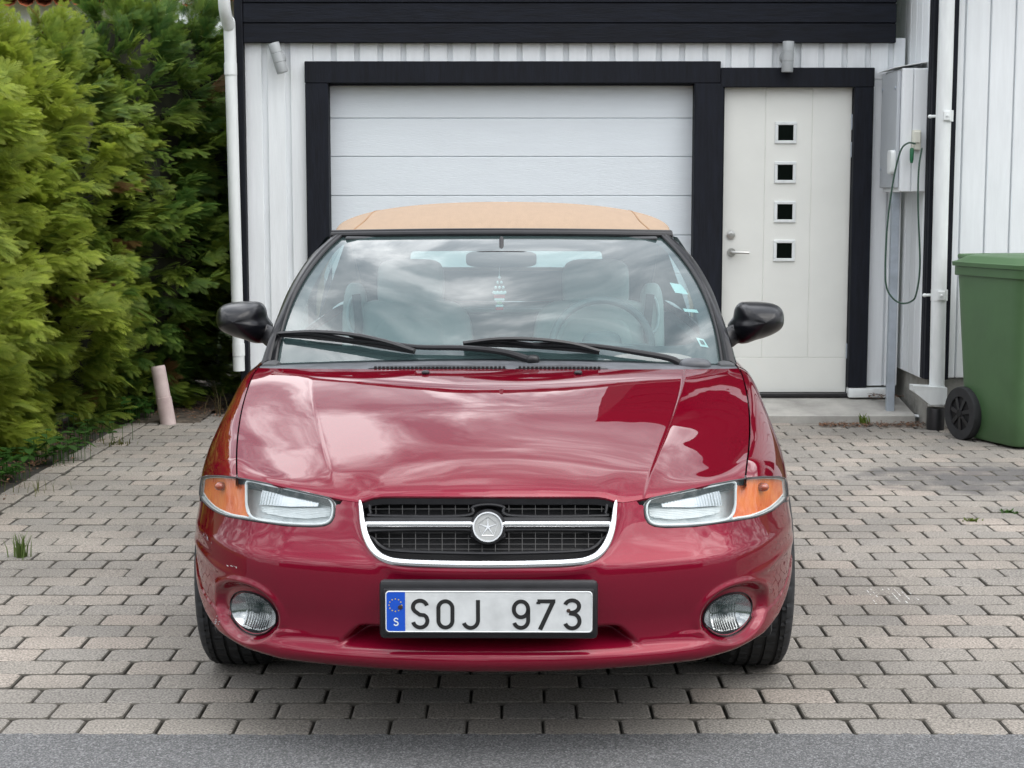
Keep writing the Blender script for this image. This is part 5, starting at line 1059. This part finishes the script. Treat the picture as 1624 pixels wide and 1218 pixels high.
for sgn in (-1, 1):
    se = bpy.data.objects.new('front_seat', None); COL.objects.link(se); se.parent = carr; c_ = sgn * .375
    Mb = Matrix.Translation((c_, 2.50, .48)) @ Matrix.Rotation(R(-14), 4, 'X')
    MB().rbox((0, 0, .27), (.255, .075, .30), .42, 22, Mb).build('backrest', mt['seat'], se)
    MB().rbox((-.0, -.035, .25), (.15, .055, .24), .4, 18, Mb).build('back_cushion', mt['seat'], se)
    MB().rbox((0, -.005, .63), (.135, .055, .105), .45, 18, Mb).build('headrest', mt['seat'], se)
    MB().rbox((sgn * .225, .0, .44), (.05, .065, .20), .6, 16, Mb).build('shoulder_bolster', mt['seat'], se)
    bt_ = [Mb @ Vector((sgn * .215, -.075, .58)), Mb @ Vector((sgn * .20, -.085, .45)), Mb @ Vector((sgn * .225, -.085, .2))]; MB().sweep([np.array(p) for p in bt_], .02, 6, .25, up=(1, 0, 0)).build('seat_belt', mt['trimdark'], se)
    MB().rbox((c_, 2.30, .46), (.25, .27, .09), .4, 16).build('seat_base', mt['seat'], se)
    gw_ = np.array([Mb @ Vector((sgn * .22 + .028 * math.cos(q), -.068, .50 + .075 * math.sin(q))) for q in np.linspace(0, 2 * math.pi, 25)[:-1]]); MB().sweep(gw_, .006, 6, closed=True).build('belt_guide', mt['pale'], se)
rs_ = MB().rbox((0, 3.42, .70), (.60, .09, .235), .3, 20); rs_.build('rear_seat', mt['trimdark'], carr)
MB().box(-.70, .70, 3.46, 4.05, .915, .935, .008).build('parcel_shelf', mt['trimdark'], carr)
MB().sweep([(-.34, 3.36, .946), (-.1, 3.345, .942), (.1, 3.345, .942), (.34, 3.36, .946)], .010, 8).build('rear_seat_piping', mt['pale'], carr)
swc = Vector((.375, 2.06, .895)); Mw = Matrix.Translation(swc) @ Matrix.Rotation(R(68), 4, 'X')
sw_o = MB().sweep([Mw @ Vector((.185 * math.cos(q), .185 * math.sin(q), 0)) for q in np.linspace(0, 2 * math.pi, 49)[:-1]], .0145, 10, closed=True).build('steering_wheel', mt['dash'], carr)
MB().rbox((0, 0, 0), (.075, .06, .03), .6, 12, Mw).build('wheel_hub', mt['dash'], carr).parent = sw_o
for q in (0, math.pi, -math.pi / 2): MB().sweep([Mw @ Vector((.05 * math.cos(q), .05 * math.sin(q), .0)), Mw @ Vector((.18 * math.cos(q), .18 * math.sin(q), 0))], .014, 8, .6).build('spoke', mt['dash'], carr).parent = sw_o
rmv = np.array(car(795, 411, 1.93)); rm_ = MB().rbox(rmv, (.128, .022, .030), .45, 18); rmo = rm_.build('rearview_mirror', mt['void'], carr)
MB().sweep([rmv + np.array([0, 0, .02]), rmv + np.array([0, .06, .075])], .008, 8).build('stalk', mt['black'], rmo)
for sgn in (-1, 1): MB().box(sgn * .38 - .2, sgn * .38 + .2, 2.10, 2.22, 1.292, 1.304, .006).build('sun_visor', mt['liner'], carr)
# hanging ornament
oc = Vector(car(792, 425, 1.94)); orn = thing('hanging_ornament', 'beaded ornament with striped tabs hanging from the rear view mirror', 'ornament', Matrix.Translation((X0, Y0, 0)) @ Matrix.Rotation(-YAW, 4, 'Z') @ oc)
sc1 = 6.0 / FPX
MB().sweep([(0, 0, .005), (0, 0, -.03)], .0012, 6).build('string', mt['pale'], orn)
bd = MB()
for i, (n_, y_) in enumerate(((1, 20), (2, 28), (3, 36), (4, 44))):
    for j in range(n_): bd.rbox(((j - (n_ - 1) / 2) * 6 * sc1, 0, -y_ * sc1 + .012), (.005, .005, .006), 1, 6)
bd.build('beads', mt['pale'], orn)
for nm, z0_, z1_, w_2, m_ in (('tab', 37, 42, 9, 'white'), ('tab', 42, 48, 9, 'redp'), ('tab', 48, 52, 8, 'white'), ('tab', 53, 57, 4, 'greenp'), ('tab', 58, 62, 6, 'white'), ('tab', 62, 67, 6, 'redp')): MB().box(-w_2 * sc1, w_2 * sc1, -.004, .004, -(z1_ - .3) * sc1, -(z0_ + .3) * sc1, .001).build(nm, mt[m_], orn)
# ---- wheels
def tyre():
    prof = [(.205, -.088), (.225, -.098), (.262, -.104), (.290, -.101), (.307, -.090), (.3145, -.076)]; tread = []
    xs_ = [-.076, -.062, -.0605, -.0525, -.051, -.024, -.0225, -.0145, -.013, .013, .0145, .0225, .024, .051, .0525, .0605, .062, .076]; groove = {2, 3, 6, 7, 10, 11, 14, 15}
    nseg = 216; V = []; F = []; P = prof + [(None, x) for x in xs_] + [(r_, -h_) for r_, h_ in prof[::-1]]; n_ = len(P)
    for k in range(nseg):
        q = 2 * math.pi * k / nseg
        for i, (r_, h_) in enumerate(P):
            if r_ is None:
                j = i - len(prof); r_ = .3165 - .0045 * (abs(h_) / .076) ** 3 * .6
                if j in groove: r_ -= .008
                elif (k + int(abs(h_) * 150)) % 6 == 0: r_ -= .007
            elif r_ > .30 and k % 6 == 0: r_ -= .006
            V.append((r_ * math.cos(q), r_ * math.sin(q), h_))
    F = [(k * n_ + i, ((k + 1) % nseg) * n_ + i, ((k + 1) % nseg) * n_ + i + 1, k * n_ + i + 1) for k in range(nseg) for i in range(n_ - 1)]
    return V, F
TV_, TF_ = tyre(); first = None
for v in (1.02, 3.712):
    for sgn in (-1, 1):
        if first is None:
            wr = bpy.data.objects.new('wheel', None); COL.objects.link(wr); wr.parent = carr; first = wr
            obj('tyre', TV_, TF_, mt['rubber'], wr, True, 30)
            MB().lathe([(.0, .055), (.06, .058), (.075, .04), (.17, .05), (.185, .07), (.205, .085), (.208, .088), (.203, .08), (.198, .0), (.203, -.085)], 48).build('rim', mt['silver'], wr)
            for k in range(6):
                q = 2 * math.pi * k / 6; MB().sweep([(.05 * math.cos(q), .05 * math.sin(q), .062), (.12 * math.cos(q), .12 * math.sin(q), .066), (.19 * math.cos(q), .19 * math.sin(q), .076)], [.022, .018, .02], 10, 1.0).build('spoke', mt['silver'], wr)
        else: wr = copy_tree(first, carr)
        wr.location = (sgn * .788, v, .3145); wr.rotation_euler = (0, R(90) * sgn, 0)
